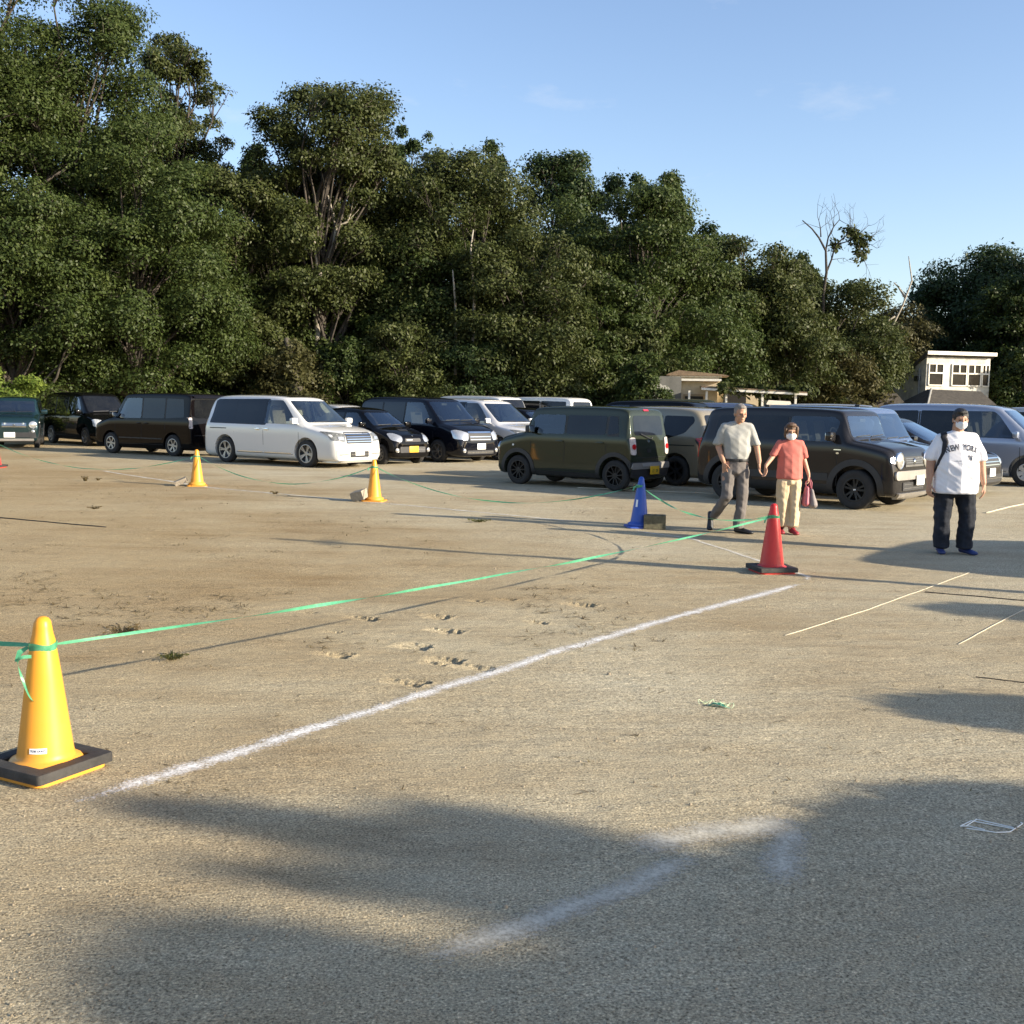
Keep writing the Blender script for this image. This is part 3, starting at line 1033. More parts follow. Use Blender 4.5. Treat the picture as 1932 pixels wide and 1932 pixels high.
bm = bmesh.new(); prism(bm, [(.6, 1.97), (5.4, 1.83), (5.4, 1.90), (.6, 2.05)], 'y', -1.56, -1.505); link("veranda_edge", bm_mesh(bm, "veranda_edge", m_trimw), m_trimw, vh)
for k, xx in enumerate((.05, .85, 1.75, 3.4, 4.9)):
    bm = bmesh.new(); bbox(bm, (xx, -1.38, .97), (.10, .10, 1.94 - .02 * xx), bev=.01)
    link("post", bm_mesh(bm, "post", m_trimw), m_trimw, vh)
bm = bmesh.new(); bbox(bm, (.3, -.04, 1.35), (1.0, .06, .95))
w = link("window", bm_mesh(bm, "window", m_wood), m_wood, vh)
bm = bmesh.new(); bbox(bm, (.3, -.08, 1.5), (.86, .02, .5)); link("pane", bm_mesh(bm, "pane", m_dkwin), m_dkwin, w)
bm = bmesh.new(); bbox(bm, (2.3, 1.46, 1.0), (1.1, .06, 1.9)); link("door", bm_mesh(bm, "door", m_black), m_black, vh)
# vines over the veranda
cl = [[TR.uniform(1.0, 5.2), -1.4 + TR.normal() * .2, 2.46 + TR.normal() * .04, TR.uniform(.12, .3), .5] for _ in range(26)]
o = link("vine", leaves_mesh("vine", [[c[0] + hx, c[1] + hy, *c[2:]] for c in cl], 2500, .2, TR), LM['olive'])
tag(o, "thin green vine creeping along the veranda roof edge", "vine")

# wall with a painted cloud
cw = empty("painted_wall", (px(1240, 49.5), 49.6, 0), R(4), "grey wall with a pale cloud shape painted on it, left of the veranda house", "wall")
bm = bmesh.new(); bbox(bm, (0, 0, 1.5), (1.9, .2, 3.0)); link("wall", bm_mesh(bm, "wall", m_grey_shaded), m_grey_shaded, cw)
bm = bmesh.new()
for a, b, r in ((-.35, 2.32, .20), (-.1, 2.42, .26), (.2, 2.36, .24), (.42, 2.25, .16), (.0, 2.16, .22), (-.25, 2.08, .16), (.28, 2.1, .16)):
    k = hash((a, b)) % 7
    prism(bm, [(a + r * math.cos(i * .5236), b + r * math.sin(i * .5236)) for i in range(12)], 'y', -.112 - .0015 * k, -.09)
link("painted_cloud", bm_mesh(bm, "painted_cloud", m_cloud), m_cloud, cw)

# low white hut by the veranda
lh = empty("low_hut", (px(1462, 55), 55, 0), R(-6), "low hut with a pale flat roof edge right of the veranda house", "hut")
bm = bmesh.new(); bbox(bm, (0, .8, .9), (1.2, 1.6, 1.8)); link("wall", bm_mesh(bm, "wall", m_grey), m_grey, lh)
bm = bmesh.new(); prism(bm, [(-.62, 1.82), (.62, 1.82), (.55, 2.0), (-.5, 2.05)], 'y', -.3, 1.7); link("roof", bm_mesh(bm, "roof", m_trimw), m_trimw, lh)

# white clerestory house
D = 63
wx = px(1737, D)
wh = empty("clerestory_house", (wx, D, 0), R(14), "white house with a tall windowed front under a lean-to roof", "house")
ztop = pz(670, D, 1740)
Wd = 4.15
bm = bmesh.new()
prism(bm, [(0, 0), (0, ztop), (5.2, 2.1), (5.2, 0)], 'x', 0, Wd)          # poly is (y,z)
link("wall", bm_mesh(bm, "wall", m_wallw), m_wallw, wh)
bm = bmesh.new()
prism(bm, [(-.28, ztop + .03 - .03), (-.28, ztop + .17), (5.4, 2.02 + .22), (5.4, 2.05)], 'x', -.16, Wd + .16)
link("roof", bm_mesh(bm, "roof", m_roofb), m_roofb, wh)
bm = bmesh.new(); bbox(bm, (Wd / 2, -.315, ztop + .085), (Wd + .36, .06, .2)); link("fascia", bm_mesh(bm, "fascia", m_trimw), m_trimw, wh)
for (x0, x1, zt) in ((.12, 1.10, .62), (1.62, 2.62, .62), (2.66, 3.56, .62), (3.60, 4.10, .62)):
    z1 = ztop - .50; z0 = ztop - 1.75
    wz = z1 - .52
    bm = bmesh.new()
    for (a, b, c, d) in ((x0, x1, z1 - .05, z1), (x0, x1, wz - .05, wz + .03), (x0, x1, z0, z0 + .06), (x0, x0 + .06, z0, z1), (x1 - .06, x1, z0, z1), ((x0 + x1) / 2 - .04, (x0 + x1) / 2 + .04, wz, z1)):
        dy = .004 * ((a * 7 + c * 3) % 1)
        bbox(bm, ((a + b) / 2, -.035 - dy, (c + d) / 2), (b - a, .07, d - c))
    wi = link("window", bm_mesh(bm, "window", m_trimw), m_trimw, wh)
    bm = bmesh.new()
    bbox(bm, ((x0 + x1) / 2, -.012, (z0 + z1) / 2), (x1 - x0 - .1, .02, z1 - z0 - .08))
    link("pane", bm_mesh(bm, "pane", m_dkwin), m_dkwin, wi)
bm = bmesh.new(); tube(bm, [(-.10, .5, 0), (-.10, .5, ztop - .75)], .05, 8); link("drainpipe", bm_mesh(bm, "drainpipe", m_grey, True), m_grey, wh)
bm = bmesh.new(); bbox(bm, (-.12, .65, ztop - 1.35), (.22, .35, .30), bev=.03); link("vent_box", bm_mesh(bm, "vent_box", m_black), m_black, wh)

# hip roofed shed in front of it
hs = empty("hip_roofed_shed", (px(1805, 59), 59, 0), R(10), "low shed with a dark hip roof in front of the white house", "shed")
bm = bmesh.new(); bbox(bm, (0, 1.5, .85), (3.7, 3.0, 1.7)); link("wall", bm_mesh(bm, "wall", m_grey), m_grey, hs)
bm = bmesh.new()
B = [(-2.15, -.35, 1.80), (2.15, -.35, 1.80), (2.15, 3.35, 1.80), (-2.15, 3.35, 1.80)]
T = [(-1.05, 1.2, 2.80), (1.9, 1.2, 2.74), (1.9, 1.6, 2.74), (-1.05, 1.6, 2.80)]
b0 = [bm.verts.new(p) for p in B]; b1 = [bm.verts.new(p) for p in T]
for i in range(4): bm.faces.new((b0[i], b0[(i + 1) % 4], b1[(i + 1) % 4], b1[i]))
bm.faces.new(b0[::-1]); bm.faces.new(b1)
link("roof", bm_mesh(bm, "roof", m_roofb), m_roofb, hs)
bm = bmesh.new()
for a, b in (((-2.16, -.37, 1.83), (-1.05, 1.2, 2.83)),):
    tube(bm, [a, b], .06, 6)
link("hip_cap", bm_mesh(bm, "hip_cap", m_grey), m_grey, hs)
bm = bmesh.new(); bbox(bm, (.35, -.40, 1.735), (3.6, .05, .10)); link("eave", bm_mesh(bm, "eave", m_trimw), m_trimw, hs)

# low dark shed left of the white house
ds = empty("dark_shed", (px(1672, 60), 60, 0), R(8), "low shaded shed with a dark roof left of the white house", "shed")
bm = bmesh.new(); bbox(bm, (0, 1.2, .85), (2.0, 2.4, 1.7)); link("wall", bm_mesh(bm, "wall", m_grey), m_grey, ds)
bm = bmesh.new(); prism(bm, [(-1.25, 1.7), (1.25, 1.7), (.9, 1.85), (.2, 2.55), (-.5, 2.5)], 'y', -.3, 2.7); link("roof", bm_mesh(bm, "roof", m_roofb), m_roofb, ds)

# ================================================================== THINGS THAT THROW THE SHADE (beside and behind the photographer)
def shade_tree(name, base, patches, label, lm='green', H=None, L=.10, n=16000):
    """a tree right of the photographer; each leaf clump hangs where its shadow falls on the ground point given"""
    kx, ky = SUN_DIR.x / SUN_DIR.z, SUN_DIR.y / SUN_DIR.z
    root = empty(name, (base[0], base[1], 0), 0, label, "tree", "trees beside the photographer")
    cl = []
    for (u, v, z, r, f) in patches:
        gx, gy = gp(u, v) if isinstance(u, (int, float)) else u
        cl.append([gx + kx * z - base[0], gy + ky * z - base[1], z, r, f])
    rg = np.random.default_rng(len(patches) * 17 + int(base[0] * 10))
    link("crown", leaves_mesh("crown", cl, n, L, rg), LM[lm], root)
    bm = bmesh.new()
    zm = max(c[2] for c in cl)
    sp = limb(bm, (0, 0, -.1), (np.mean([c[0] for c in cl]), np.mean([c[1] for c in cl]), zm * .8), .16, .05, rg, .03, 8, 8)
    for c in cl:
        limb(bm, sp[5], (c[0], c[1], c[2]), .05, .012, rg, .06, 5, 5)
    link("trunk", bm_mesh(bm, "trunk", m_bark, True), m_bark, root)
    return root

# ================================================================== CARS
m_tyre = mat("tyre_rubber", (.022, .021, .020), .85, var=.3, vscale=12)
m_tread = m_tyre
m_plast = mat("black_trim", (.022, .022, .023), .55, var=.25, vscale=8)
m_seam = mat("seam_black", (.006, .006, .006), .8)
m_inner = mat("car_interior", (.030, .029, .028), .9, var=.3, vscale=5)
m_seat = mat("seat_cloth", (.10, .095, .088), .95, var=.2, vscale=20)
m_seatb = mat("seat_cloth_beige", (.36, .31, .23), .95, var=.2, vscale=20)
m_chrome = mat("chrome", (.78, .78, .76), .12, 1.0, var=.06)
m_silver = mat("silver_trim", (.36, .34, .31), .40, .5, var=.1)
m_alloy = mat("alloy_grey", (.32, .32, .32), .32, .9, var=.15)
m_alloyb = mat("alloy_black", (.020, .020, .021), .4, .5, var=.2)
m_cover = mat("wheel_cover_silver", (.50, .50, .49), .4, .5, var=.1)
m_lamp = mat("headlamp_clear", (.56, .57, .56), .08, .15, spec=.9, coat=1, var=.4, vscale=16)
m_lampw = mat("headlamp_reflector", (.62, .62, .60), .12, .7, coat=1, var=.12, vscale=20)
m_lampd = mat("headlamp_dark", (.20, .20, .18), .08, .3, spec=.9, coat=1, var=.5, vscale=14)
m_tail = mat("tail_lamp_red", (.42, .012, .014), .12, coat=1, var=.25, vscale=18)
m_tailc = mat("tail_lamp_clear", (.60, .52, .48), .12, coat=1, var=.3, vscale=16)
m_amber = mat("amber_lamp", (.62, .22, .02), .15, coat=1)
m_plw = mat("plate_white", (.80, .80, .76), .5)
m_ply = mat("plate_yellow", (.78, .46, .02), .5)
m_plg = mat("plate_green_ink", (.02, .10, .04), .6)
m_gclear = glass("windscreen_glass", (.62, .70, .68), .07)
m_gside = glass("side_glass", (.30, .33, .34), .0)
m_gdark = glass("privacy_glass", (0, 0, 0), 1.0, .03)
m_gear = m_plast

P_WHITE = paint("paint_pearl_white", (.66, .65, .62), .0, .28, .03)
P_WHITE2 = paint("paint_silver_white", (.62, .61, .60), .15, .28, .06)
P_BLACK = paint("paint_black", (.003, .003, .0035), .0, .08, .004, .55, .0)
P_BLACK2 = paint("paint_black_plum", (.0045, .0035, .004), .0, .08, .004, .5, .0)
P_NAVY = paint("paint_blue_black", (.004, .005, .009), .0, .08, .004, .7, .0)
P_OLIVE = paint("paint_khaki", (.030, .037, .024), .2, .26, .010, .7, .0)
P_TEAL = paint("paint_teal", (.008, .028, .034), .4, .26, .02, .7, .3)
P_TAN = paint("paint_tan", (.28, .24, .165), .3, .33, .03, .8, .2)
P_GREY = paint("paint_dark_grey", (.022, .021, .0215), .25, .22, .008, .7, .0)
P_SLATE = paint("paint_slate_blue", (.13, .165, .25), .5, .26, .05)
P_BLUE = paint("paint_silver_blue", (.33, .365, .44), .4, .28, .04)
P_SILV = paint("paint_silver", (.46, .46, .45), .5, .3, .06)
P_PLAIN = paint("paint_plain_white", (.74, .74, .72), .0, .3, .06)

CAR_CACHE = {}


def stations(s):
    xR, xF, H, hw, zb = s['xR'], s['xF'], s['H'], s['hw'], s['zb']
    cx, cz = s['cowl']; rF = s['roofF']; hx, hz = s['hood']; xT = s['rearT']; b = s['belt']; wt = s['wt']
    rb = s.get('rearbulge', .03)
    out = [
        (xR, zb + .14, .52, .62, hw * .84, hw * .76),
        (xR + .025, zb + .05, .66, b - .14, hw * .90, hw * .82),
        (xR + .06, zb + .02, b - .12, b + .02, hw * .94, hw * .84),
        (xR + .06 + (xT - xR - .06) * .55, zb, b, b + (H - b) * .58, hw * .985, wt + (hw * .86 - wt) * .35),
        (xT - .03, zb, b, H - .15, hw * .99, wt - .01),
        (xT + .07, zb, b, H - .055, hw, wt),
        (xT + .40, zb, b, H - .012, hw, wt),
        ((xT + rF) / 2, zb, b, H, hw, wt),
        (rF - .28, zb, b, H - .018, hw, wt),
        (rF + .02, zb, b, H - .075, hw, wt - .012),
        (rF + .10, zb, b, H - .125, hw, wt - .012),
        (rF + (cx - rF) * .55, zb, b - .005, H - .125 + (cz + .04 - H + .125) * .52, hw, wt + (hw * .84 - wt) * .42),
        (cx - .06, zb, b - .02, cz + .035, hw, hw * .82),
        (cx + .05, zb, cz - .09, cz - .01, hw, hw * .83),
        ((cx + hx) / 2, zb, (cz + hz) / 2 - .085, (cz + hz) / 2 + .018, hw * .985, hw * .80),
        (hx - .14, zb, hz - .09, hz + .005, hw * .96, hw * .77),
        (hx, zb, hz - .15, hz - .04, hw * .925, hw * .74),
        (xF - .035, zb + .02, .56, (hz - .04) * .5 + .36, hw * .87, hw * .74),
        (xF, zb + .07, .44, .53, hw * .80, hw * .70)]
    if s.get('boxy'):
        out[0] = (xR, zb + .12, .52, .64, hw * .91, hw * .82)
        out[1] = (xR + .02, zb + .04, .66, b - .12, hw * .955, hw * .88)
        out[2] = (xR + .05, zb + .02, b - .10, b + .03, hw * .98, hw * .90)
        out[4] = (xT - .035, zb, b, H - .11, hw * .995, wt - .006)
        out[5] = (xT + .03, zb, b, H - .03, hw, wt)
        out[9] = (rF + .01, zb, b, H - .045, hw, wt - .006)
        out[10] = (rF + .06, zb, b, H - .095, hw, wt - .006)
        out[13] = (cx + .03, zb, cz - .075, cz - .0, hw, hw * .86)
        out[-4] = (hx - .14, zb, hz - .08, hz + .012, hw * .985, hw * .82)
        out[-3] = (hx, zb, hz - .12, hz - .015, hw * .965, hw * .80)
        out[-2] = (xF - .035, zb + .02, .66, hz - .10, hw * .93, hw * .79)
        out[-1] = (xF, zb + .07, .50, hz - .30, hw * .88, hw * .76)
    return out


def body_mesh(s, name):
    st = stations(s)
    bm = bmesh.new()
    rows = []
    for (x, zb, b, zt, hw, wt) in st:
        b = min(b, zt - .05)
        mid = (wt + (hw * .965 - wt) * .42, b + (zt - b) * .5)
        half = [(0, zb), (hw * .78, zb), (hw * .965, zb + .05), (hw, zb + .2 if b > zb + .3 else (zb + b) / 2), (hw * 1.0, max(zb + .21, b - .26)) if b > zb + .5 else (hw, (zb + .2 + b) / 2),
                (hw * .992, b - .05 if b - .05 > zb + .25 else b - .02), (hw * .966, b + .015), mid, (wt + .012, zt - min(.085, (zt - b) * .25)), (wt - .055, zt - .012), (wt * .5, zt + .004), (0, zt + .010)]
        if s.get('boxy'):
            half[4] = (hw, half[4][1]); half[5] = (hw * .998, half[5][1]); half[6] = (hw * .985, half[6][1])
            half[7] = (half[7][0] + .010, half[7][1])
            half[8] = (wt + .008, zt - min(.045, (zt - b) * .2)); half[9] = (wt - .030, zt - .006)
            half.insert(8, (wt + (half[7][0] - wt) * .35, zt - min(.14, (zt - b) * .36)))
        ring = [bm.verts.new((x, y, z)) for y, z in half]
        ring += [bm.verts.new((x, -y, z)) for y, z in half[-2:0:-1]]
        rows.append(ring)
    n = len(rows[0])
    for A, B in zip(rows, rows[1:]):
        for k in range(n):
            bm.faces.new((A[k], A[(k + 1) % n], B[(k + 1) % n], B[k]))
    for ring, flip in ((rows[0], False), (rows[-1], True)):
        h = n // 2
        L_ = ring[:h + 1]; Rr = [ring[0]] + ring[:h - 1:-1]
        for k in range(h):
            q = []
            for v in (L_[k], L_[k + 1], Rr[k + 1], Rr[k]):
                if v not in q: q.append(v)
            bm.faces.new(q if not flip else q[::-1])
    bmesh.ops.recalc_face_normals(bm, faces=bm.faces[:])
    me = bpy.data.meshes.new(name); bm.to_mesh(me); bm.free()
    o = link(name, me)
    md = o.modifiers.new("s", 'SUBSURF'); md.levels = 2; md.render_levels = 2
    sm = eval_mesh(o)
    bpy.data.objects.remove(o)
    return sm


def resample(poly, step):
    out = []
    n = len(poly)
    for i in range(n):
        a, b = Vector(poly[i]), Vector(poly[(i + 1) % n])
        k = max(1, int((b - a).length / step))
        out += [a.lerp(b, j / k) for j in range(k)]
    return out


def rounded(poly, r, n=4):
    """rounds the corners of a polygon"""
    out = []
    N = len(poly)
    for i in range(N):
        p, a, b = Vector(poly[i]), Vector(poly[i - 1]), Vector(poly[(i + 1) % N])
        da, db = (a - p), (b - p)
        ra = min(r, da.length * .45); rb = min(r, db.length * .45)
        A, B = p + da.normalized() * ra, p + db.normalized() * rb
        for k in range(n + 1):
            t = k / n
            out.append(A * (1 - t) ** 2 + p * 2 * t * (1 - t) + B * t * t)
    return [tuple(v) for v in out]


def project(bvh, poly, view, off, res=.07, depth=.02):
    """solid panel: polygon laid on the body from one side (view: 'y+','y-','x+','x-','z+'), standing 'off' proud of it"""
    bd = resample([Vector(p) for p in poly], res)
    nb = len(bd)
    xs = [p.x for p in bd]; ys = [p.y for p in bd]
    pts = list(bd)
    from_in = []
    def inside(q):
        c = False
        j = nb - 1
        for i in range(nb):
            if (bd[i].y > q.y) != (bd[j].y > q.y) and q.x < (bd[j].x - bd[i].x) * (q.y - bd[i].y) / (bd[j].y - bd[i].y) + bd[i].x: c = not c
            j = i
        return c
    gx = min(xs) + res / 2
    while gx < max(xs):
        gy = min(ys) + res / 2
        while gy < max(ys):
            q = Vector((gx, gy))
            if inside(q) and min((q - p).length for p in bd) > res * .45: pts.append(q)
            gy += res
        gx += res
    vs, ed, fs, ov, oe, of = delaunay_2d_cdt([Vector((p.x, p.y)) for p in pts], [], [list(range(nb))], 1, 1e-6)
    org = {'y+': lambda a, b: (Vector((a, 3, b)), Vector((0, -1, 0))), 'y-': lambda a, b: (Vector((a, -3, b)), Vector((0, 1, 0))),
           'x+': lambda a, b: (Vector((6, a, b)), Vector((-1, 0, 0))), 'x-': lambda a, b: (Vector((-6, a, b)), Vector((1, 0, 0))),
           'z+': lambda a, b: (Vector((a, b, 5)), Vector((0, 0, -1)))}[view]
    bm = bmesh.new()
    top, bot = [], []
    last = None
    for v in vs:
        o, d = org(v.x, v.y)
        h, nrm, _, _ = bvh.ray_cast(o, d)
        if h is None:
            h, nrm, _, _ = bvh.find_nearest(o + d * 4)
        if nrm.dot(d) > 0: nrm = -nrm
        k = max(.35, -nrm.dot(d))
        dirn = (nrm - d * .5).normalized()
        top.append(bm.verts.new(h + dirn * off)); bot.append(bm.verts.new(h - dirn * depth))
    cnt = {}
    for f in fs:
        try: bm.faces.new([top[i] for i in f])
        except ValueError: continue
        for a, b in zip(f, f[1:] + f[:1]):
            cnt[(min(a, b), max(a, b))] = cnt.get((min(a, b), max(a, b)), 0) + 1
    for (a, b), c in cnt.items():
        if c == 1:
            try: bm.faces.new((top[a], top[b], bot[b], bot[a]))
            except ValueError: pass
    for v in [v for v in bm.verts if not v.link_faces]: bm.verts.remove(v)
    return bm


def join_bm(bms):
    out = bmesh.new()
    for b in bms:
        me = bpy.data.meshes.new("t"); b.to_mesh(me); b.free()
        out.from_mesh(me); bpy.data.meshes.remove(me)
    return out


def line_poly(pts, w):
    L_, R_ = [], []
    P = [Vector(p) for p in pts]
    for i, p in enumerate(P):
        d = (P[min(i + 1, len(P) - 1)] - P[max(i - 1, 0)]).normalized()
        n = Vector((-d.y, d.x)) * w / 2
        L_.append(tuple(p + n)); R_.append(tuple(p - n))
    return L_ + R_[::-1]


def circle_poly(c, r, n=18, sy=1.0, a0=0, a1=360):
    return [(c[0] + r * math.cos(R(a0 + (a1 - a0) * k / n)), c[1] + r * sy * math.sin(R(a0 + (a1 - a0) * k / n))) for k in range(n if a1 - a0 >= 360 else n + 1)]


def arch_ring(c, r0, r1, zmin, n=20):
    a0 = math.asin(max(-.95, min(.95, (zmin - c[1]) / r1)))
    b0 = math.asin(max(-.95, min(.95, (zmin - c[1]) / r0)))
    outer = [(c[0] + r1 * math.cos(a0 + (math.pi - 2 * a0) * k / n), c[1] + r1 * math.sin(a0 + (math.pi - 2 * a0) * k / n)) for k in range(n + 1)]
    inner = [(c[0] + r0 * math.cos(b0 + (math.pi - 2 * b0) * k / n), c[1] + r0 * math.sin(b0 + (math.pi - 2 * b0) * k / n)) for k in range(n + 1)]
    return outer + inner[::-1]


def wheel_meshes(r, w, style):
    key = ('wheel', r, w, style)
    if key in CAR_CACHE: return CAR_CACHE[key]
    rim = r * {'kei': .60, 'big': .68, 'cross': .60, 'steel': .60, 'spoke': .68, 'old': .62, 'star': .66}.get(style, .64)
    bm = bmesh.new()
    M = Matrix.Rotation(math.pi / 2, 4, 'X')      # axis along Y, outside at -y before flip
    lathe(bm, [(rim - .012, w * .44), (rim + .012, w * .50), (r - .045, w * .515), (r - .012, w * .44), (r, w * .34), (r + .001, 0), (r, -w * .34), (r - .012, -w * .44), (r - .045, -w * .5),
               (rim, -w * .48), (rim - .012, -w * .40), (rim - .012, w * .44)], 40, M)
    tyre = bm_mesh(bm, "tyre", m_tyre, True, 40)
    bm = bmesh.new()
    lathe(bm, [(rim + .004, w * .49), (rim - .006, w * .505), (rim - .022, w * .49), (rim - .030, w * .30), (rim - .035, -w * .3), (0, -w * .3)], 40, M)
    lathe(bm, [(.0, w * .42), (.050, w * .42), (.062, w * .36), (.062, w * .10)], 20, M)
    def spoke(a, w0, w1, z0, z1, r0=.045, r1=None, skew=0):
        r1 = r1 or rim - .014
        ca, sa = math.cos(a), math.sin(a)
        def pt(rr, off, z):
            x, y = rr * ca - off * sa, rr * sa + off * ca
            return (x, -z, y)
        s = [(r0, -w0 + 0, z0), (r0, w0, z0), (r1, w1 + skew, z1), (r1, -w1 + skew, z1)]
        t = [bm.verts.new(pt(*p)) for p in s]
        b = [bm.verts.new(pt(p[0], p[1] * 1.15, p[2] - .035)) for p in s]
        bm.faces.new(t)
        for i in range(4): bm.faces.new((t[i], t[(i + 1) % 4], b[(i + 1) % 4], b[i]))
    zt = w * .41
    if style == 'big':
        for k in range(5):
            for s in (-.13, .13): spoke(k * 1.2566 + s, .014, .020, zt, w * .46)
    elif style == 'spoke':
        for k in range(10): spoke(k * .6283, .011, .010, zt, w * .47)
    elif style == 'kei':
        for k in range(7): spoke(k * .8976, .020, .024, zt, w * .46)
    elif style == 'cross':
        for k in range(5):
            for s in (-.22, .22): spoke(k * 1.2566 + s + .3, .018, .016, zt, w * .46)
    elif style == 'steel':
        for k in range(7): spoke(k * .8976, .030, .060, zt, w * .47)
    else:
        for k in range(6): spoke(k * 1.0472, .022, .030, zt, w * .46)
    bmesh.ops.recalc_face_normals(bm, faces=bm.faces[:])
    rimm = bm_mesh(bm, "rim", None, True, 30)
    CAR_CACHE[key] = (tyre, rimm)
    return CAR_CACHE[key]


def build_model(key, s):
    """all the meshes of one kind of car, before paint"""
    if key in CAR_CACHE: return CAR_CACHE[key]
    parts = []          # (name, mesh, material-or-'paint', sub-part-of index or None)
    base = body_mesh(s, "body")
    bmb = bmesh.new(); bmb.from_mesh(base)
    bvh = BVHTree.FromBMesh(bmb)
    xR, xF, H, hw, zb = s['xR'], s['xF'], s['H'], s['hw'], s['zb']
    cx, cz = s['cowl']; rF = s['roofF']; b = s['belt']; xT = s['rearT']; wt = s['wt']; wb = s['wb'] / 2; r = s['r']
    bx = s.get('bx', rF - .72); c2 = s.get('cx', bx - .95)
    sill = b + .03; tz = H - s.get('head', .17)
    fwin = rounded(s.get('fwin') or [(bx, sill), (cx - .36, sill - .01), (rF + .02, tz - .09), (rF - .10, tz), (bx, tz)], .05)
    rwin = rounded(s.get('rwin') or [(c2, sill + .01), (bx - .06, sill), (bx - .06, tz), (c2, tz)], .04)
    qx = s.get('qx', xT + .14)
    qwin = s.get('qwin') or ([(qx, sill + .05), (c2 - .06, sill + .01), (c2 - .06, tz), (qx + .07, tz - .02)] if c2 - .06 - qx > .2 else None)
    wz0, wz1 = cz + .055, H - .145
    ws = rounded([(-hw * .80, wz0), (hw * .80, wz0), (wt * .90, wz1), (-wt * .90, wz1)], .05)
    # --- body with wheel wells and real window openings
    o = link("tmp", base)
    base.materials.append(None); base.materials.append(m_inner)
    cut = []
    cb = bmesh.new()
    for xx in (-wb, wb):
        for sy in (-1, 1):
            g = bmesh.ops.create_cone(cb, cap_ends=True, segments=36, radius1=r + .055, radius2=r + .055, depth=.46)
            bmesh.ops.transform(cb, matrix=Matrix.Translation((xx, sy * (hw - .03), r + .012)) @ Matrix.Rotation(math.pi / 2, 4, 'X'), verts=g['verts'])
    cut.append(cb)
    if s.get('open', True):
        cb = bmesh.new(); prism(cb, fwin, 'y', -2, 2); cut.append(cb)
        cb = bmesh.new(); prism(cb, [(y * .999, z) for y, z in ws], 'x', bx - .55, 4); cut.append(cb)
    cobjs = []
    for i, cb in enumerate(cut):
        bmesh.ops.recalc_face_normals(cb, faces=cb.faces[:])
        me = bpy.data.meshes.new("c"); cb.to_mesh(me); cb.free()
        me.materials.append(None); me.materials.append(m_inner)
        me.polygons.foreach_set("material_index", [1] * len(me.polygons))
        co = link("c", me); cobjs.append(co)
        md = o.modifiers.new("b%d" % i, 'BOOLEAN'); md.object = co; md.operation = 'DIFFERENCE'; md.solver = 'EXACT'
    bodym = eval_mesh(o)
    if len(bodym.polygons) < len(base.polygons) * .4:
        print("BOOLEAN TROUBLE", key, len(bodym.polygons), len(base.polygons))
        for md in list(o.modifiers)[1:]: o.modifiers.remove(md)
        bodym = eval_mesh(o)
    bpy.data.objects.remove(o)
    for c in cobjs: bpy.data.objects.remove(c)
    bodym.polygons.foreach_set("use_smooth", [True] * len(bodym.polygons))
    bodym.set_sharp_from_angle(angle=R(32))
    parts.append(("body", bodym, 'paint', None))
    PJ = lambda poly, view, off=.004, res=.07, depth=.02: project(bvh, poly, view, off, res, depth)
    def add(name, bm, m, sub=None, smooth=40):
        parts.append((name, bm_mesh(bm, name, None, True, smooth), m, sub)); return len(parts) - 1
    def mir(poly): return [(-y, z) for y, z in poly][::-1]
    # --- glazing
    add("windscreen", PJ(ws, 'x+', .003, .09, .004), m_gclear if s.get('open', True) else m_gdark)
    for v in ('y+', 'y-'):
        add("front_door_window", PJ(fwin, v, .003, .09, .004), m_gside if s.get('open', True) else m_gdark)
        add("rear_door_window", PJ(rwin, v, .004), m_gdark)
        if qwin: add("quarter_window", PJ(rounded(qwin, .05), v, .004), m_gdark)
        if s.get('band', True):
            bz = [(bx - .05, sill + .02), (bx - .01, sill + .02), (bx - .01, tz - .02), (bx - .05, tz - .02)]
            bms = [PJ(bz, v, .0025)]
            if qwin: bms.append(PJ([(c2 - .05, sill + .03), (c2 - .01, sill + .03), (c2 - .01, tz - .02), (c2 - .05, tz - .02)], v, .0025))
            for q in bms: add("window_pillar", q, m_plast)
    rz0, rz1 = s.get('rz', (b + .05, H - .19))
    rg_ = rounded([(-hw * .74, rz0), (hw * .74, rz0), (wt * .84, rz1), (-wt * .84, rz1)], .09)
    add("rear_window", PJ(rg_, 'x-', .004), m_gdark)
    # --- seams, handles
    for v, sy in (('y+', 1), ('y-', -1)):
        bms = []
        for xx, z1 in ((bx - .03, sill - .01), (cx - .26, sill - .05)):
            bms.append(PJ(line_poly([(xx, zb + .16), (xx + .02, .55), (xx, z1)], .011), v, .0012, .15, .004))
        bms.append(PJ(line_poly([(c2 - .03, max(r * 2 + .14, .70)), (c2 - .03, sill)], .011), v, .0012, .15, .004))
        bms.append(PJ(line_poly([(-wb + r + .10, zb + .16), (wb - r - .10, zb + .16)], .012), v, .0012, .15, .004))
        if s.get('rail'):
            bms.append(PJ(line_poly([(s['rail'][0], s['rail'][2]), (s['rail'][1], s['rail'][2])], .022), v, .0016, .15, .004))
        add("door_seam", join_bm(bms), m_seam)
        for hx in (bx + .10, bx - .22 if s.get('slide') else c2 + .12):
            bm = bmesh.new()
            h = bvh.ray_cast(Vector((hx, sy * 3, s.get('hz', b - .12))), Vector((0, -sy, 0)))[0]
            if h is None: continue
            bbox(bm, h + Vector((0, sy * .014, 0)), (.19, .022, .030), bev=.008)
            bbox(bm, h + Vector((0, sy * .001, -.004)), (.11, .006, .055), bev=.002)
            add("door_handle", bm, s.get('handle', 'paint'))
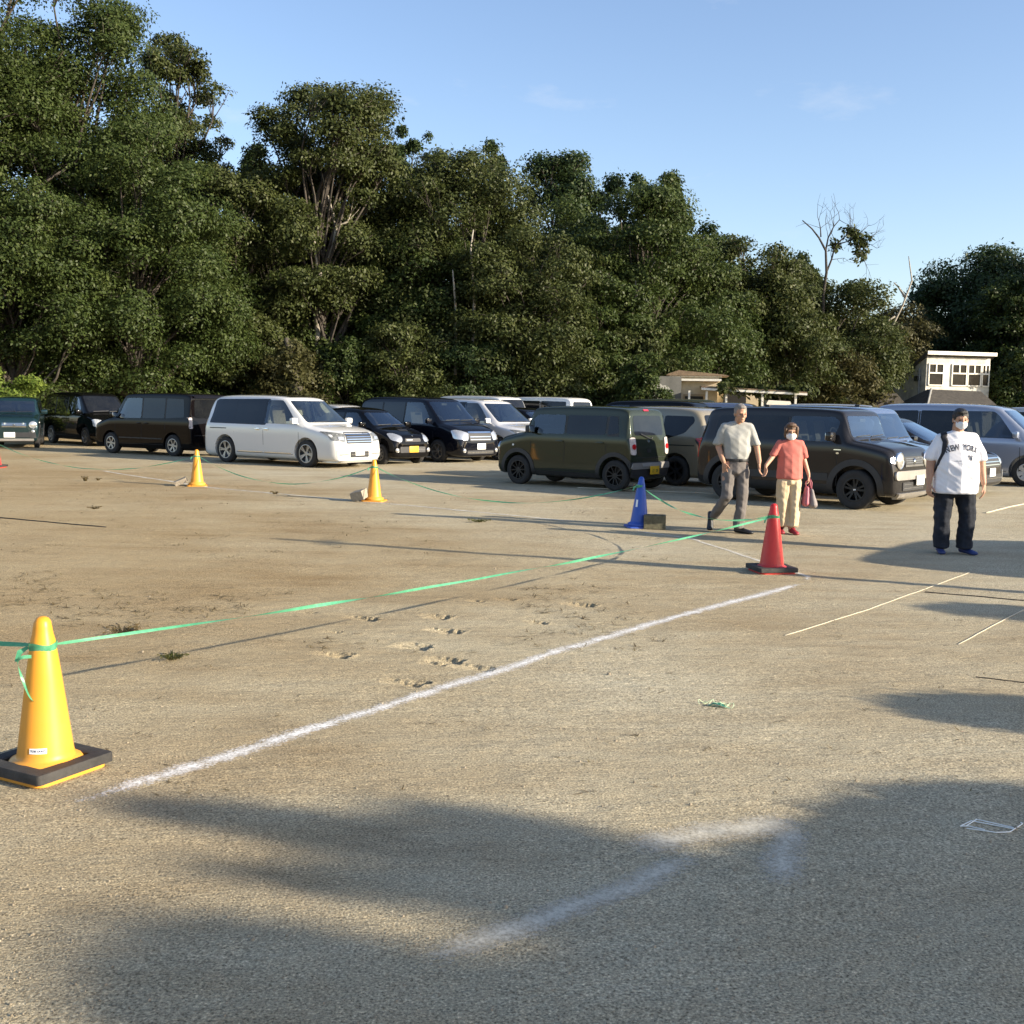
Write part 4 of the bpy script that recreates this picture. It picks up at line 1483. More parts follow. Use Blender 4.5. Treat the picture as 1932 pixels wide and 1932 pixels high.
    # --- mirrors
    for sy in (-1, 1):
        h = bvh.ray_cast(Vector((cx - .34, sy * 3, sill)), Vector((0, -sy, 0)))[0] or Vector((cx - .34, sy * hw, sill))
        bm = bmesh.new()
        bbox(bm, h + Vector((.02, sy * .135, .085)), (.11, .20, .155), bev=.04)
        tube(bm, [h + Vector((.03, -sy * .01, .0)), h + Vector((.03, sy * .08, .05))], .022, 8)
        i = add("wing_mirror", bm, s.get('mirror', 'paint'))
        bm = bmesh.new()
        bbox(bm, h + Vector((-.036, sy * .135, .085)), (.006, .165, .12), bev=.002)
        add("mirror_glass", bm, m_chrome, i)
    # --- front end
    for k, (nm, poly, m, off, both) in enumerate(s['front']):
        for pl in ([poly, mir(poly)] if both else [poly]):
            add(nm, PJ(pl, 'x+', off, .06, .03), m)
    for (nm, poly, m, off) in s.get('sidepanels', []):
        for v in ('y+', 'y-'):
            add(nm, PJ(poly, v, off, .06, .02), m)
    for (nm, poly, m, off, both) in s['rear']:
        for pl in ([poly, mir(poly)] if both else [poly]):
            add(nm, PJ(pl, 'x-', off, .06, .03), m)
    for (nm, poly, m, off) in s.get('top', []):
        add(nm, PJ(poly, 'z+', off, .08, .02), m)
    # bars over the grille
    if s.get('bars'):
        bms = []
        for (y0, y1, z, hgt) in s['bars']:
            bms.append(PJ([(y0, z), (y1, z), (y1, z + hgt), (y0, z + hgt)], 'x+', .018, .08, .01))
        add("grille_bar", join_bm(bms), s.get('barm', m_chrome))
    # round lamps in front
    for (y, z, rr, nm, m) in s.get('round', []):
        for sy in (-1, 1):
            h, n, _, _ = bvh.ray_cast(Vector((6, sy * y, z)), Vector((-1, 0, 0)))
            bm = bmesh.new()
            q = (n * .55 + Vector((1, 0, 0)) * .8).normalized().to_track_quat('Z', 'Y').to_matrix().to_4x4()
            M = Matrix.Translation(h) @ q
            lathe(bm, [(rr * 1.10, -.05), (rr * 1.10, .014), (rr * 1.0, .022), (rr * .94, .016), (rr * .80, .024), (rr * .4, .034), (0, .036)], 26, M)
            i = add(nm, bm, m)
            bm = bmesh.new()
            lathe(bm, [(rr * 1.12, -.01), (rr * 1.16, .012), (rr * 1.08, .020), (rr * 1.04, .010)], 26, M)
            add("lamp_ring", bm, s.get('ringm', m_chrome), i)
    # plates
    for end in ('F', 'R'):
        if end + 'plate' not in s: continue
        y, z, col, txt = s[end + 'plate']
        sx = 1 if end == 'F' else -1
        h = max((bvh.ray_cast(Vector((6 * sx, y + a, z + c)), Vector((-sx, 0, 0)))[0] for a in (-.15, 0, .15) for c in (-.07, .07)), key=lambda q: q.x * sx)
        bm = bmesh.new(); po = s.get(end + 'off', .012)
        bbox(bm, (h.x + sx * po, y, z), (.012, .33, .165), bev=.003)
        i = add("number_plate", bm, m_ply if col == 'y' else m_plw)
        for (tx, size, dz, dx) in txt:
            me = text_mesh(tx, size, "plate_text", m_plg if True else None, .0006, .001)
            Mt = Matrix.Translation((h.x + sx * (po + .0075), y + dx * (-sx if False else 1), z + dz)) @ (Matrix(((0, 0, 1, 0), (1, 0, 0, 0), (0, 1, 0, 0), (0, 0, 0, 1))) if sx > 0 else Matrix(((0, 0, -1, 0), (-1, 0, 0, 0), (0, 1, 0, 0), (0, 0, 0, 1))))
            me.transform(Mt); me.materials.clear()
            parts.append(("plate_text", me, m_plg, i))
    # wipers
    bm = bmesh.new()
    for y0, y1 in ((-.52, .02), (.05, .58)):
        P = []
        for t in (0, .25, .5, .75, 1):
            yy = (y0 + (y1 - y0) * t) * hw / .85
            h = bvh.ray_cast(Vector((6, yy, cz + .062 + .02 * t)), Vector((-1, 0, 0)))[0]
            P.append(h + Vector((.008, 0, .006)))
        tube(bm, P, .007, 5)
    add("wiper", bm, m_plast)
    if s.get('rwiper'):
        a, c, d = s['rwiper']
        bm = bmesh.new()
        P = [bvh.ray_cast(Vector((-6, y, z)), Vector((1, 0, 0)))[0] + Vector((-.03, 0, 0)) for y, z in (a, c, d)]
        tube(bm, P[:2], .014, 6); tube(bm, P[1:], .010, 5)
        add("rear_wiper", bm, m_plast)
    # seats and steering wheel inside the openings
    if s.get('open', True):
        for sy in (-1, 1):
            bm = bmesh.new()
            bbox(bm, (bx - .02, sy * hw * .42, (b + H) / 2 - .20), (.12, .46, .52), ry=-.22, bev=.05)
            bbox(bm, (bx - .10, sy * hw * .42, H - .36), (.09, .25, .18), ry=-.15, bev=.035)
            add("seat", bm, s.get('seat', m_seat))
        bm = bmesh.new()
        ring = [(.0, .18 * math.cos(a), .18 * math.sin(a)) for a in [k * math.pi / 10 for k in range(21)]]
        tube(bm, [Vector((cx - .52 + p[2] * -.35, -hw * .42 + p[1], b + .07 + p[2])) for p in ring], .014, 6)
        add("steering_wheel", bm, m_plast)
        bm = bmesh.new(); bbox(bm, (cx - .36, 0, cz + .01), (.34, hw * 1.45, .13), bev=.05); add("dashboard", bm, m_plast)
        bm = bmesh.new(); bbox(bm, (rF + .06, 0, H - .22), (.05, .22, .065), bev=.015); add("rear_view_mirror", bm, m_plast)
    if s.get('antenna'):
        ax, ay = s['antenna']
        h = bvh.ray_cast(Vector((ax, ay, 5)), Vector((0, 0, -1)))[0]
        bm = bmesh.new(); bbox(bm, h + Vector((0, 0, .015)), (.10, .05, .035), bev=.012)
        tube(bm, [h + Vector((0, 0, .02)), h + Vector((-.24, 0, .17))], [.006, .003], 5)
        add("antenna", bm, m_plast)
    for (x0, x1, yy, zz, rr) in s.get('rails', []):
        for sy in (-1, 1):
            bm = bmesh.new()
            P = []
            for t in [k / 8 for k in range(9)]:
                x = x0 + (x1 - x0) * t
                h = bvh.ray_cast(Vector((x, sy * yy, 5)), Vector((0, 0, -1)))[0]
                P.append(h + Vector((0, 0, zz * min(1, 6 * t, 6 * (1 - t)))))
            tube(bm, P, rr, 6); add("roof_rail", bm, m_silver)
    bmb.free()
    CAR_CACHE[key] = parts
    return parts


def car(key, spec, loc, yaw, paint_m, label, rimm=None, override=None, group="cars parked on the dirt lot", name="parked_car", cat="car"):
    parts = build_model(key, spec)
    root = empty(name, (loc[0], loc[1], gz(*loc)), R(yaw), label, cat, group)
    made = []
    for (nm, me, m, sub) in parts:
        o = bpy.data.objects.new(nm, None if False else me.copy())
        COL.objects.link(o)
        o.parent = made[sub] if sub is not None else root
        mm = paint_m if m == 'paint' else m
        if override and nm in override: mm = override[nm]
        if nm == "body":
            o.data.materials.clear(); o.data.materials.append(mm); o.data.materials.append(m_inner)
        else:
            o.data.materials.clear(); o.data.materials.append(mm)
        made.append(o)
    r = spec['r']; wb = spec['wb'] / 2
    ty, ri = wheel_meshes(r, spec.get('tw', .19), spec['wheel'])
    for xx in (wb, -wb):
        for sy in (1, -1):
            w = bpy.data.objects.new("wheel", ty); COL.objects.link(w); w.parent = root
            w.location = (xx, sy * (spec['hw'] - .105), r)
            w.rotation_euler = (0, random.Random(xx * sy + loc[0]).uniform(0, 6), 0 if sy < 0 else math.pi)
            k = ri.copy(); k.materials.clear(); k.materials.append(rimm or spec.get('rimm', m_alloy))
            q = bpy.data.objects.new("rim", k); COL.objects.link(q); q.parent = w
            if spec.get('emblem_wheel'):
                me = text_mesh("S", .055, "wheel_emblem", m_plw, .001, .003)
                me.transform(Matrix.Translation((0, -spec.get('tw', .19) * .43, 0)) @ Matrix.Rotation(math.pi / 2, 4, 'X') @ Matrix.Rotation(0, 4, 'Z'))
                e = link("wheel_emblem", me, m_plw, w)
    return root


def rect(y0, y1, z0, z1): return [(y0, z0), (y1, z0), (y1, z1), (y0, z1)]


S_LOW = dict(xR=-2.42, xF=2.50, H=1.815, hw=.925, zb=.15, cowl=(1.50, 1.07), roofF=.58, hood=(2.38, .93), rearT=-2.16, belt=1.05, wt=.70, wb=3.0, r=.345,
             bx=-.02, cx=-1.12, wheel='big', slide=True, handle=m_chrome, rail=(-2.1, -1.45, .92), head=.135, seat=m_seatb,
             band=False, qx=-2.10,
             front=[("headlight", rounded([(-.86, .70), (-.52, .66), (-.475, .86), (-.88, .92)], .03), m_lampd, .012, True), ("headlight_lens", rounded(rect(-.72, -.56, .72, .79), .02), m_lampw, .022, True),
                    ("grille", rounded(rect(-.47, .47, .62, .90), .04), m_plast, .008, False),
                    ("lower_grille", rounded(rect(-.34, .34, .27, .42), .03), m_plast, .006, False),
                    ("fog_light", rounded([(-.78, .27), (-.40, .29), (-.40, .40), (-.80, .46)], .03), m_lamp, .008, True),
                    ("front_lip", rounded(rect(-.72, .72, .165, .215), .02), 'paint', .035, False)],
             bars=[(-.45, .45, .655, .022), (-.45, .45, .715, .022), (-.45, .45, .775, .022), (-.45, .45, .835, .026), (-.32, .32, .335, .02), (-.72, -.42, .34, .018), (.42, .72, .34, .018)],
             rear=[("tail_light", rounded(rect(-.84, -.66, .84, 1.18), .04), m_tailc, .012, True), ("rear_bumper_trim", rect(-.5, .5, .30, .40), m_plast, .006, False)],
             Fplate=(0, .40, 'w', []), top=[("sunroof", rounded(rect(-.1, .5, -.46, .46), .06), m_gdark, .006)],
             sidepanels=[("window_surround", rounded([(-2.14, 1.05), (.05, 1.035), (.05, 1.71), (-1.98, 1.69)], .06), m_gdark, .0022), ("side_moulding", line_poly([(-.98, .335), (-.06, .335)], .022), m_chrome, .006), ("side_moulding", line_poly([(-.0, .335), (.98, .335)], .022), m_chrome, .006)])
S_TALL = dict(xR=-2.30, xF=2.32, H=1.85, hw=.86, zb=.17, cowl=(1.50, 1.12), roofF=.72, hood=(2.18, .98), rearT=-2.12, belt=1.05, wt=.69, wb=2.825, r=.325,
              bx=-.02, cx=-1.02, wheel='star', slide=True, rail=(-2.05, -1.4, .95), head=.17,
              front=[("headlight", rounded([(-.82, .68), (-.50, .64), (-.44, .84), (-.72, .93), (-.82, .92)], .04), m_lampw, .012, True),
                     ("grille", rounded([(-.42, .62), (.42, .62), (.46, .88), (-.46, .88)], .04), m_plast, .008, False),
                     ("lower_grille", rounded(rect(-.52, .52, .26, .36), .03), m_plast, .006, False)],
              bars=[(-.45, .45, .84, .045), (-.41, .41, .73, .022), (-.40, .40, .655, .018), (-.5, .5, .30, .012)],
              round=[(.63, .36, .055, "fog_light", m_lampw)],
              rear=[("tail_light", rounded(rect(-.80, -.64, .80, 1.25), .04), m_tailc, .012, True)],
              Fplate=(.02, .47, 'w', []))
S_HATCH = dict(xR=-1.64, xF=1.74, H=1.52, hw=.7375, zb=.17, cowl=(.92, .985), roofF=.16, hood=(1.60, .85), rearT=-1.32, belt=.94, wt=.53, wb=2.36, r=.275, tw=.165,
               bx=-.38, cx=-1.05, wheel='kei', head=.15,
               front=[("headlight", rounded([(-.68, .66), (-.42, .60), (-.36, .74), (-.50, .84), (-.66, .84)], .07), m_lampw, .016, True),
                      ("grille", rounded(rect(-.28, .28, .62, .71), .03), m_plast, .008, False),
                      ("hood_scoop", rounded(rect(-.16, .16, .905, .935), .012), m_plast, .012, False),
                      ("lower_grille", rounded(rect(-.46, .46, .33, .49), .03), m_plast, .006, False)],
               bars=[(-.24, -.02, .655, .03), (.16, .42, .44, .012), (.16, .42, .40, .012), (.16, .42, .36, .012)], barm=m_alloy,
               round=[(.56, .40, .055, "fog_light", m_lampw), (.0, .775, .022, "badge", m_chrome)],
               rear=[("tail_light", rounded(rect(-.66, -.54, .70, .95), .03), m_tail, .012, True)],
               Fplate=(.02, .42, 'y', [("11", .095, -.018, -.075), ("91", .095, -.018, .075), ("11", .04, .052, 0)]))
S_BOX = dict(xR=-1.595, xF=1.80, H=1.665, hw=.7375, zb=.20, cowl=(1.12, 1.10), roofF=.82, hood=(1.71, 1.01), boxy=1, rearT=-1.44, belt=1.06, wt=.625, wb=2.425, r=.305, tw=.165,
             bx=.02, cx=-.98, qwin=None, wheel='spoke', rimm=m_alloyb, head=.19, rz=(1.10, 1.49), seat=m_seat,
             front=[("grille", rounded(rect(-.34, .34, .70, .80), .03), m_plast, .008, False),
                    ("lower_grille", rounded(rect(-.24, .52, .36, .52), .03), m_plast, .008, False),
                    ("bumper_corner", rounded([(-.66, .34), (-.46, .34), (-.42, .55), (-.62, .55)], .02), m_plast, .012, True),
                    ("skid_bar", rounded(rect(-.58, .58, .25, .32), .02), m_silver, .024, False)],
             bars=[(-.36, .36, .745, .02), (-.36, .36, .80, .014), (-.36, .36, .69, .014)],
             round=[(.56, .765, .105, "headlight", m_lampw), (.56, .56, .05, "fog_light", m_lampw), (.27, .80, .035, "turn_light", m_lampw), (0, .755, .04, "badge", m_chrome)],
             rear=[("tail_light", rounded(rect(-.70, -.545, .72, 1.06), .05), m_tailc, .020, True),
                   ("brake_light", rounded(circle_poly((-.615, .88), .055, 14), .01), m_tail, .030, True),
                   ("rear_bumper", rounded([(-.68, .28), (.68, .28), (.70, .58), (-.70, .58)], .05), m_plast, .020, False),
                   ("bumper_bar", rounded([(-.70, .44), (.70, .44), (.68, .565), (-.68, .565)], .04), m_silver, .040, False),
                   ("bumper_step", rounded([(-.34, .49), (.34, .49), (.38, .555), (-.38, .555)], .02), m_cover, .048, False),
                   ("tailgate_seam", line_poly([(-.60, .665), (.60, .665)], .012), m_seam, .002, False),
                   ("high_brake_light", rounded(rect(-.09, .09, 1.575, 1.605), .01), m_tail, .014, False),
                   ("tailgate_handle", rounded(rect(-.02, .12, .76, .83), .015), m_seam, .008, False),
                   ("badge", circle_poly((.05, .99), .035, 12), m_chrome, .010, False)],
             rwiper=((-.06, 1.06), (-.02, 1.02), (.34, 1.13)),
             Fplate=(-.14, .44, 'w', []), Rplate=(-.06, .41, 'y', [("29", .085, -.018, -.07), ("17", .085, -.018, .07)]), Roff=.07,
             sidepanels=[("arch_cladding", arch_ring((-1.2125, .317), .365, .45, .24), m_plast, .012), ("arch_cladding", arch_ring((1.2125, .317), .365, .45, .24), m_plast, .012),
                         ("sill_cladding", rounded(rect(-.80, .80, .215, .33), .02), m_plast, .010),
                         ("side_turn_light", circle_poly((1.33, .83), .022, 10), m_plw, .012),
                         ("window_surround", [(-1.30, 1.075), (-1.03, 1.075), (-1.03, 1.47), (-1.24, 1.47)], m_plast, .003)])
S_CROSS = dict(xR=-1.88, xF=1.89, H=1.705, hw=.835, zb=.22, cowl=(1.14, 1.15), roofF=.87, hood=(1.80, 1.055), boxy=1, rearT=-1.66, belt=1.10, wt=.70, wb=2.435, r=.335, tw=.19,
               bx=-.02, cx=-1.0, wheel='cross', rimm=m_alloyb, emblem_wheel=True, head=.16, rz=(1.16, 1.54), antenna=(-.9, 0),
               front=[("grille", rounded([(-.36, .74), (.36, .74), (.40, .90), (-.40, .90)], .03), m_plast, .010, False),
                      ("bumper_bar", rounded([(-.74, .52), (.74, .52), (.74, .67), (-.74, .67)], .06), m_silver, .040, False),
                      ("lower_grille", rounded(rect(-.44, .44, .335, .475), .02), m_plast, .012, False),
                      ("skid_plate", rounded([(-.56, .225), (.56, .225), (.64, .30), (-.64, .30)], .03), m_silver, .045, False),
                      ("turn_light", rounded([(-.79, .80), (-.66, .78), (-.66, .90), (-.79, .89)], .03), m_lampw, .014, True)],
               bars=[(-.38, .38, .735, .03), (-.34, .34, .795, .007), (-.35, .35, .83, .007), (-.36, .36, .865, .007), (-.40, .40, .435, .008), (-.40, .40, .37, .008)], barm=m_alloy,
               round=[(.565, .84, .125, "headlight", m_lampw), (.56, .595, .062, "fog_light", m_alloy), (0, .82, .05, "badge", m_chrome)],
               rear=[("tail_light", rounded(rect(-.78, -.63, .74, 1.12), .05), m_tail, .020, True),
                     ("rear_bumper", rounded(rect(-.72, .72, .30, .62), .05), m_plast, .02, False)],
               Fplate=(.16, .50, 'w', [("1", .09, -.02, -.05), ("41", .09, -.02, .06)]), Foff=.06,
               sidepanels=[("arch_cladding", arch_ring((-1.2175, .347), .395, .50, .26), m_plast, .012), ("arch_cladding", arch_ring((1.2175, .347), .395, .50, .26), m_plast, .012),
                           ("sill_cladding", rounded(rect(-.78, .78, .235, .40), .02), m_plast, .010),
                           ("door_panel", rounded(rect(-.76, .74, .46, .585), .03), m_plast, .010),
                           ("badge", circle_poly((.90, .935), .028, 12, .6), m_chrome, .008), ("badge", rounded(rect(.83, .96, .985, 1.0), .004), m_chrome, .006)])
S_WAGON = dict(xR=-2.08, xF=2.12, H=1.84, hw=.85, zb=.17, cowl=(1.36, 1.12), roofF=.70, hood=(2.0, .99), boxy=1, rearT=-1.99, belt=1.06, wt=.735, wb=2.66, r=.318,
               bx=-.02, cx=-1.0, wheel='old', head=.16, slide=True, qx=-1.82, rz=(1.12, 1.66),
               front=[("headlight", rounded([(-.82, .72), (-.52, .70), (-.48, .86), (-.80, .92)], .04), m_lampw, .012, True), ("grille", rect(-.44, .44, .66, .84), m_plast, .008, False)],
               rear=[("tail_light", rounded(rect(-.835, -.74, .82, 1.14), .03), m_tailc, .010, True), ("rear_spoiler", rounded(rect(-.66, .66, 1.70, 1.76), .02), 'paint', .05, False),
                     ("bumper_crease", line_poly([(-.7, .62), (.7, .62)], .015), m_seam, .002, False)],
               sidepanels=[("side_moulding", line_poly([(-.9, .50), (.95, .50)], .03), m_plast, .006)], Rplate=(0, .74, 'w', []))
S_TAN = dict(xR=-2.12, xF=2.12, H=1.675, hw=.8475, zb=.16, cowl=(1.38, 1.0), roofF=.50, hood=(2.0, .87), rearT=-1.83, belt=1.02, wt=.665, wb=2.75, r=.315, open=False,
             bx=-.02, cx=-1.0, wheel='star', rimm=m_alloyb, slide=True, rail=(-1.98, -1.0, .86), head=.19,
             rwin=[(-.96, .98), (-.08, 1.02), (-.08, 1.48), (-.96, 1.48)],
             qwin=[(-1.02, .95), (-1.02, 1.48), (-1.72, 1.47), (-1.76, 1.36), (-1.56, 1.12)],
             front=[("headlight", rounded(rect(-.80, -.5, .66, .86), .04), m_lamp, .012, True), ("grille", rect(-.4, .4, .6, .75), m_plast, .008, False)],
             rear=[("tail_light", rounded([(-.83, .62), (-.74, .62), (-.72, 1.0), (-.82, 1.03)], .03), m_tail, .022, True)], rz=(1.06, 1.50), Rplate=(0, .66, 'w', []),
             sidepanels=[("rear_light_trim", rounded([(-2.02, .50), (-1.97, .50), (-1.93, .86), (-1.84, .98), (-1.90, 1.0), (-2.0, .90)], .02), m_plast, .010)])
S_SOLIO = dict(xR=-1.85, xF=1.86, H=1.745, hw=.8125, zb=.17, cowl=(1.10, 1.08), roofF=.66, hood=(1.74, .95), boxy=1, rearT=-1.72, belt=1.03, wt=.69, wb=2.48, r=.30, tw=.18,
               bx=-.02, cx=-.98, wheel='kei', slide=True, head=.15, antenna=(.30, -.2),
               front=[("headlight", rounded([(-.79, .70), (-.48, .68), (-.46, .84), (-.79, .92)], .04), m_lampw, .012, True), ("grille", rounded(rect(-.44, .44, .62, .80), .03), m_plast, .008, False),
                      ("lower_grille", rounded(rect(-.6, .6, .28, .42), .03), m_plast, .006, False)], bars=[(-.42, .42, .70, .02), (-.42, .42, .77, .02)],
               rear=[("tail_light", rounded(rect(-.76, -.62, .74, 1.1), .04), m_tail, .012, True)], Fplate=(0, .48, 'w', []))
S_LOWD = dict(xR=-2.2, xF=2.14, H=1.56, hw=.85, zb=.16, cowl=(1.20, 1.0), roofF=.22, hood=(1.98, .86), rearT=-1.78, belt=.97, wt=.60, wb=2.6, r=.31,
              bx=-.36, cx=-1.15, wheel='kei', head=.15,
              front=[("headlight", rounded([(-.82, .66), (-.46, .62), (-.42, .76), (-.80, .86)], .04), m_lampw, .012, True), ("grille", rounded(rect(-.42, .42, .56, .76), .03), m_plast, .008, False),
                     ("lower_grille", rounded(rect(-.58, .58, .26, .42), .03), m_plast, .006, False), ("fog_light", rounded(rect(-.76, -.62, .30, .50), .02), m_lamp, .01, True)],
              bars=[(-.42, .42, .60, .018), (-.42, .42, .66, .018), (-.42, .42, .73, .022), (-.56, .56, .33, .012)],
              rear=[("tail_light", rounded(rect(-.80, -.64, .70, .95), .04), m_tail, .012, True)], Fplate=(0, .46, 'w', []))
S_TRUCK = dict(S_TALL); S_TRUCK.update(H=1.98, hood=(2.24, 1.08), cowl=(1.72, 1.14), roofF=1.28, front=S_TALL['front'][1:], bars=[], round=[(.6, .75, .08, "headlight", m_lampw)], open=False, bx=.55, cx=-.6)

car('box', S_BOX, (-16.62, 37.1), -70, P_TEAL, "small boxy teal kei car facing the camera at the left edge", m_alloyb)
car('tall', S_TALL, (-15.10, 39.47), -45, P_BLACK, "black minivan standing in the shade between the teal car and the dark wagon", override={"headlight": m_lamp, "windscreen": m_gdark})
car('wagon', S_WAGON, (-10.60, 33.42), 149.2, P_BLACK2, "tall black van with clear tail lamps, its back turned to the white minivan")
car('low', S_LOW, (-5.95, 29.43), -34.5, P_WHITE, "large pearl white minivan with a wide chrome grille behind the two far yellow cones", override={"windscreen": m_gclear})
car('hatch', S_HATCH, (-3.98, 30.9), -42, P_BLACK, "small black hatchback with round fog lamps and a yellow number plate", m_alloy)
car('tall', S_TALL, (-2.60, 32.75), -43.2, P_NAVY, "blue-black minivan with big pale headlamps between the small black hatchback and the silver-white minivan")
car('low', S_LOW, (-.98, 34.5), -42, P_WHITE2, "silver-white minivan partly hidden by the khaki boxy car", override={"sunroof": P_WHITE2})
car('lowd', S_LOWD, (.50, 36.4), -42, P_BLACK, "low black car whose roof shows between the silver-white minivan and the khaki boxy car")
car('box', S_BOX, (1.50, 23.0), 141.5, P_OLIVE, "khaki boxy kei car seen from behind with a yellow number plate and a rear wiper", m_alloyb, override={"wing_mirror": m_plast})
car('tan', S_TAN, (2.95, 24.9), 139, P_TAN, "tan minivan with a curved rear side window behind the khaki car")
car('cross', S_CROSS, (5.36, 19.86), -41.5, P_GREY, "dark grey boxy crossover with black arches and a silver bumper bar behind the walking couple", m_alloyb, override={"body": P_GREY})
car('solio', S_SOLIO, (6.55, 21.75), -41.5, P_SLATE, "slate blue boxy minivan with an antenna right behind the dark grey crossover", override={"rear_door_window": m_gdark})
car('lowd', S_LOWD, (8.05, 23.6), -41.5, P_GREY, "dark low car half hidden behind the man in the white T-shirt", override={})
car('tall', dict(S_TALL, wheel='steel'), (10.95, 26.3), -38, P_BLUE, "silver-blue minivan with silver wheel covers at the right edge", m_cover)
car('lowd', S_LOWD, (15.2, 30.0), -38, P_SLATE, "slate blue low car peeping in at the right edge behind the silver-blue minivan")
car('tall', S_TALL, (18.6, 37.0), -38, P_SILV, "silver minivan roof at the right edge, farthest back")
# roofs further back
car('truck', S_TRUCK, (-1.1, 44.5), -42, P_PLAIN, "plain white van whose roof shows behind the silver-white minivan")
car('truck', S_TRUCK, (1.05, 45.3), 140, P_PLAIN, "white van seen from behind, its rear glass just above the khaki car's bonnet")
car('tall', S_TALL, (4.0, 35.5), 150, P_BLACK, "black car with a long dark roof behind the khaki car")
car('tall', S_TALL, (6.9, 41.5), 160, P_SLATE, "blue-grey car whose pale roof shows behind the tan minivan")
car('wagon', S_WAGON, (11.4, 37.5), -20, P_SILV, "silver wagon with a pale roof edge far behind the slate blue minivan")
car('lowd', S_LOWD, (-6.1, 40.5), -42, P_WHITE2, "white car whose roof corner shows behind the small black hatchback")
car('truck', S_TRUCK, (6.3, 46.3), 170, P_OLIVE, "olive small truck parked before the painted cloud wall", name="parked_truck", cat="truck")

# vehicles out of the picture whose shadows lie on the sand
car('tall', S_TALL, (10.45, 11.45), 54, P_SILV, "silver minivan parked outside the right edge")

# ================================================================== CONES, BLOCKS, TAPE
m_yel = paint("cone_yellow", (.74, .31, .012), 0, .62, .11, .0, .4)
m_red = paint("cone_red", (.56, .016, .018), 0, .62, .07, .0, .4)
m_blu = paint("cone_blue", (.012, .075, .40), 0, .62, .06, .0, .4)
m_rub = mat("weight_rubber", (.030, .028, .025), .75, var=.45, vscale=14, bump=.25, bscale=90)
m_conc = mat("concrete", (.30, .26, .20), .95, var=.3, vscale=30, bump=.6, bscale=120)
m_conc2 = mat("concrete_mossy", (.115, .105, .065), .95, var=.4, vscale=22, bump=.6, bscale=120)
m_lab = mat("label_white", (.8, .8, .8), .5)
m_ink = mat("label_ink", (.02, .03, .09), .6)


def rsquare(h, r, n=6):
    out = []
    for cx, cy, a0 in ((h - r, h - r, 0), (-h + r, h - r, 90), (-h + r, -h + r, 180), (h - r, -h + r, 270)):
        for k in range(n + 1):
            a = R(a0 + 90 * k / n)
            out.append((cx + r * math.cos(a), cy + r * math.sin(a)))
    return out


def cone(loc, rz, m, weight, label, sticker=None, lean=(0, 0)):
    root = empty("traffic_cone", (loc[0], loc[1], gz(*loc)), R(rz), label, "traffic cone", "traffic cones round the roped field")
    root.rotation_euler = (lean[0], lean[1], R(rz))
    bm = bmesh.new()
    # square foot with softened rim
    prism_pts = rsquare(.19, .05)
    prism(bm, prism_pts, 'z', .002, .016)
    prism(bm, [(x * .97, y * .97) for x, y in prism_pts], 'z', .0165, .021)
    o = link("base_plate", bm_mesh(bm, "base_plate", m, True, 40), m, root)
    z0 = .022
    bm = bmesh.new()
    lathe(bm, [(.158, z0), (.162, z0 + .012), (.160, z0 + .030), (.150, z0 + .043), (.130, z0 + .048), (.1235, z0 + .056), (.120, z0 + .075),
               (.078, .42), (.0525, .60), (.0440, .632), (.040, .66), (.036, .685), (.027, .699), (.014, .706), (0, .708)], 40)
    link("cone_body", bm_mesh(bm, "cone_body", m, True, 50), m, root)
    if weight:
        bm = bmesh.new()
        sq = rsquare(.205, .018, 5)
        n = len(sq)
        circ = []
        for x, y in sq:
            a = math.atan2(y, x); circ.append((.176 * math.cos(a), .176 * math.sin(a)))
        zs = [.0225, .062, .067]
        layers = []
        for z, k in ((.0225, 1), (.060, 1), (.066, .985)):
            layers.append([bm.verts.new((x * k, y * k, z)) for x, y in sq])
        for z, k in ((.067, 1.05), (.062, 1), (.0225, 1)):
            layers.append([bm.verts.new((x * k, y * k, z)) for x, y in circ])
        layers.append(layers[0])
        for A, B in zip(layers, layers[1:]):
            for i in range(n):
                bm.faces.new((A[i], A[(i + 1) % n], B[(i + 1) % n], B[i]))
        link("rubber_weight", bm_mesh(bm, "rubber_weight", m_rub, True, 35), m_rub, root)
    if sticker:
        a0, zc, w, h, txt = sticker
        bm = bmesh.new()
        vs = []
        nseg = 8
        for i in range(nseg + 1):
            for zz in (zc - h / 2, zc + h / 2):
                rr = .120 - (zz - .097) * (.120 - .078) / (.42 - .097) + .0022
                a = a0 + (i / nseg - .5) * w / rr
                vs.append(bm.verts.new((rr * math.cos(a), rr * math.sin(a), zz)))
        for i in range(nseg):
            bm.faces.new((vs[2 * i], vs[2 * i + 2], vs[2 * i + 3], vs[2 * i + 1]))
        st = link("sticker", bm_mesh(bm, "sticker", m_lab, True), m_lab, root)
        if txt:
            me = text_mesh(txt, h * .52, "lettering", m_ink, .0003, .0004)
            for v in me.vertices:
                zz = zc + v.co.y
                rr = .120 - (zz - .097) * (.120 - .078) / (.42 - .097) + .0026 + v.co.z
                a = a0 + v.co.x / rr
                v.co = (rr * math.cos(a), rr * math.sin(a), zz)
            link("lettering", me, m_ink, st)
    return root


Y0 = (-2.09, 4.85); RD = (2.68, 11.24); Y1 = (-6.11, 21.3); Y2 = (-2.35, 18.7); BL = (1.77, 15.25); RL = (-12.15, 25.87)
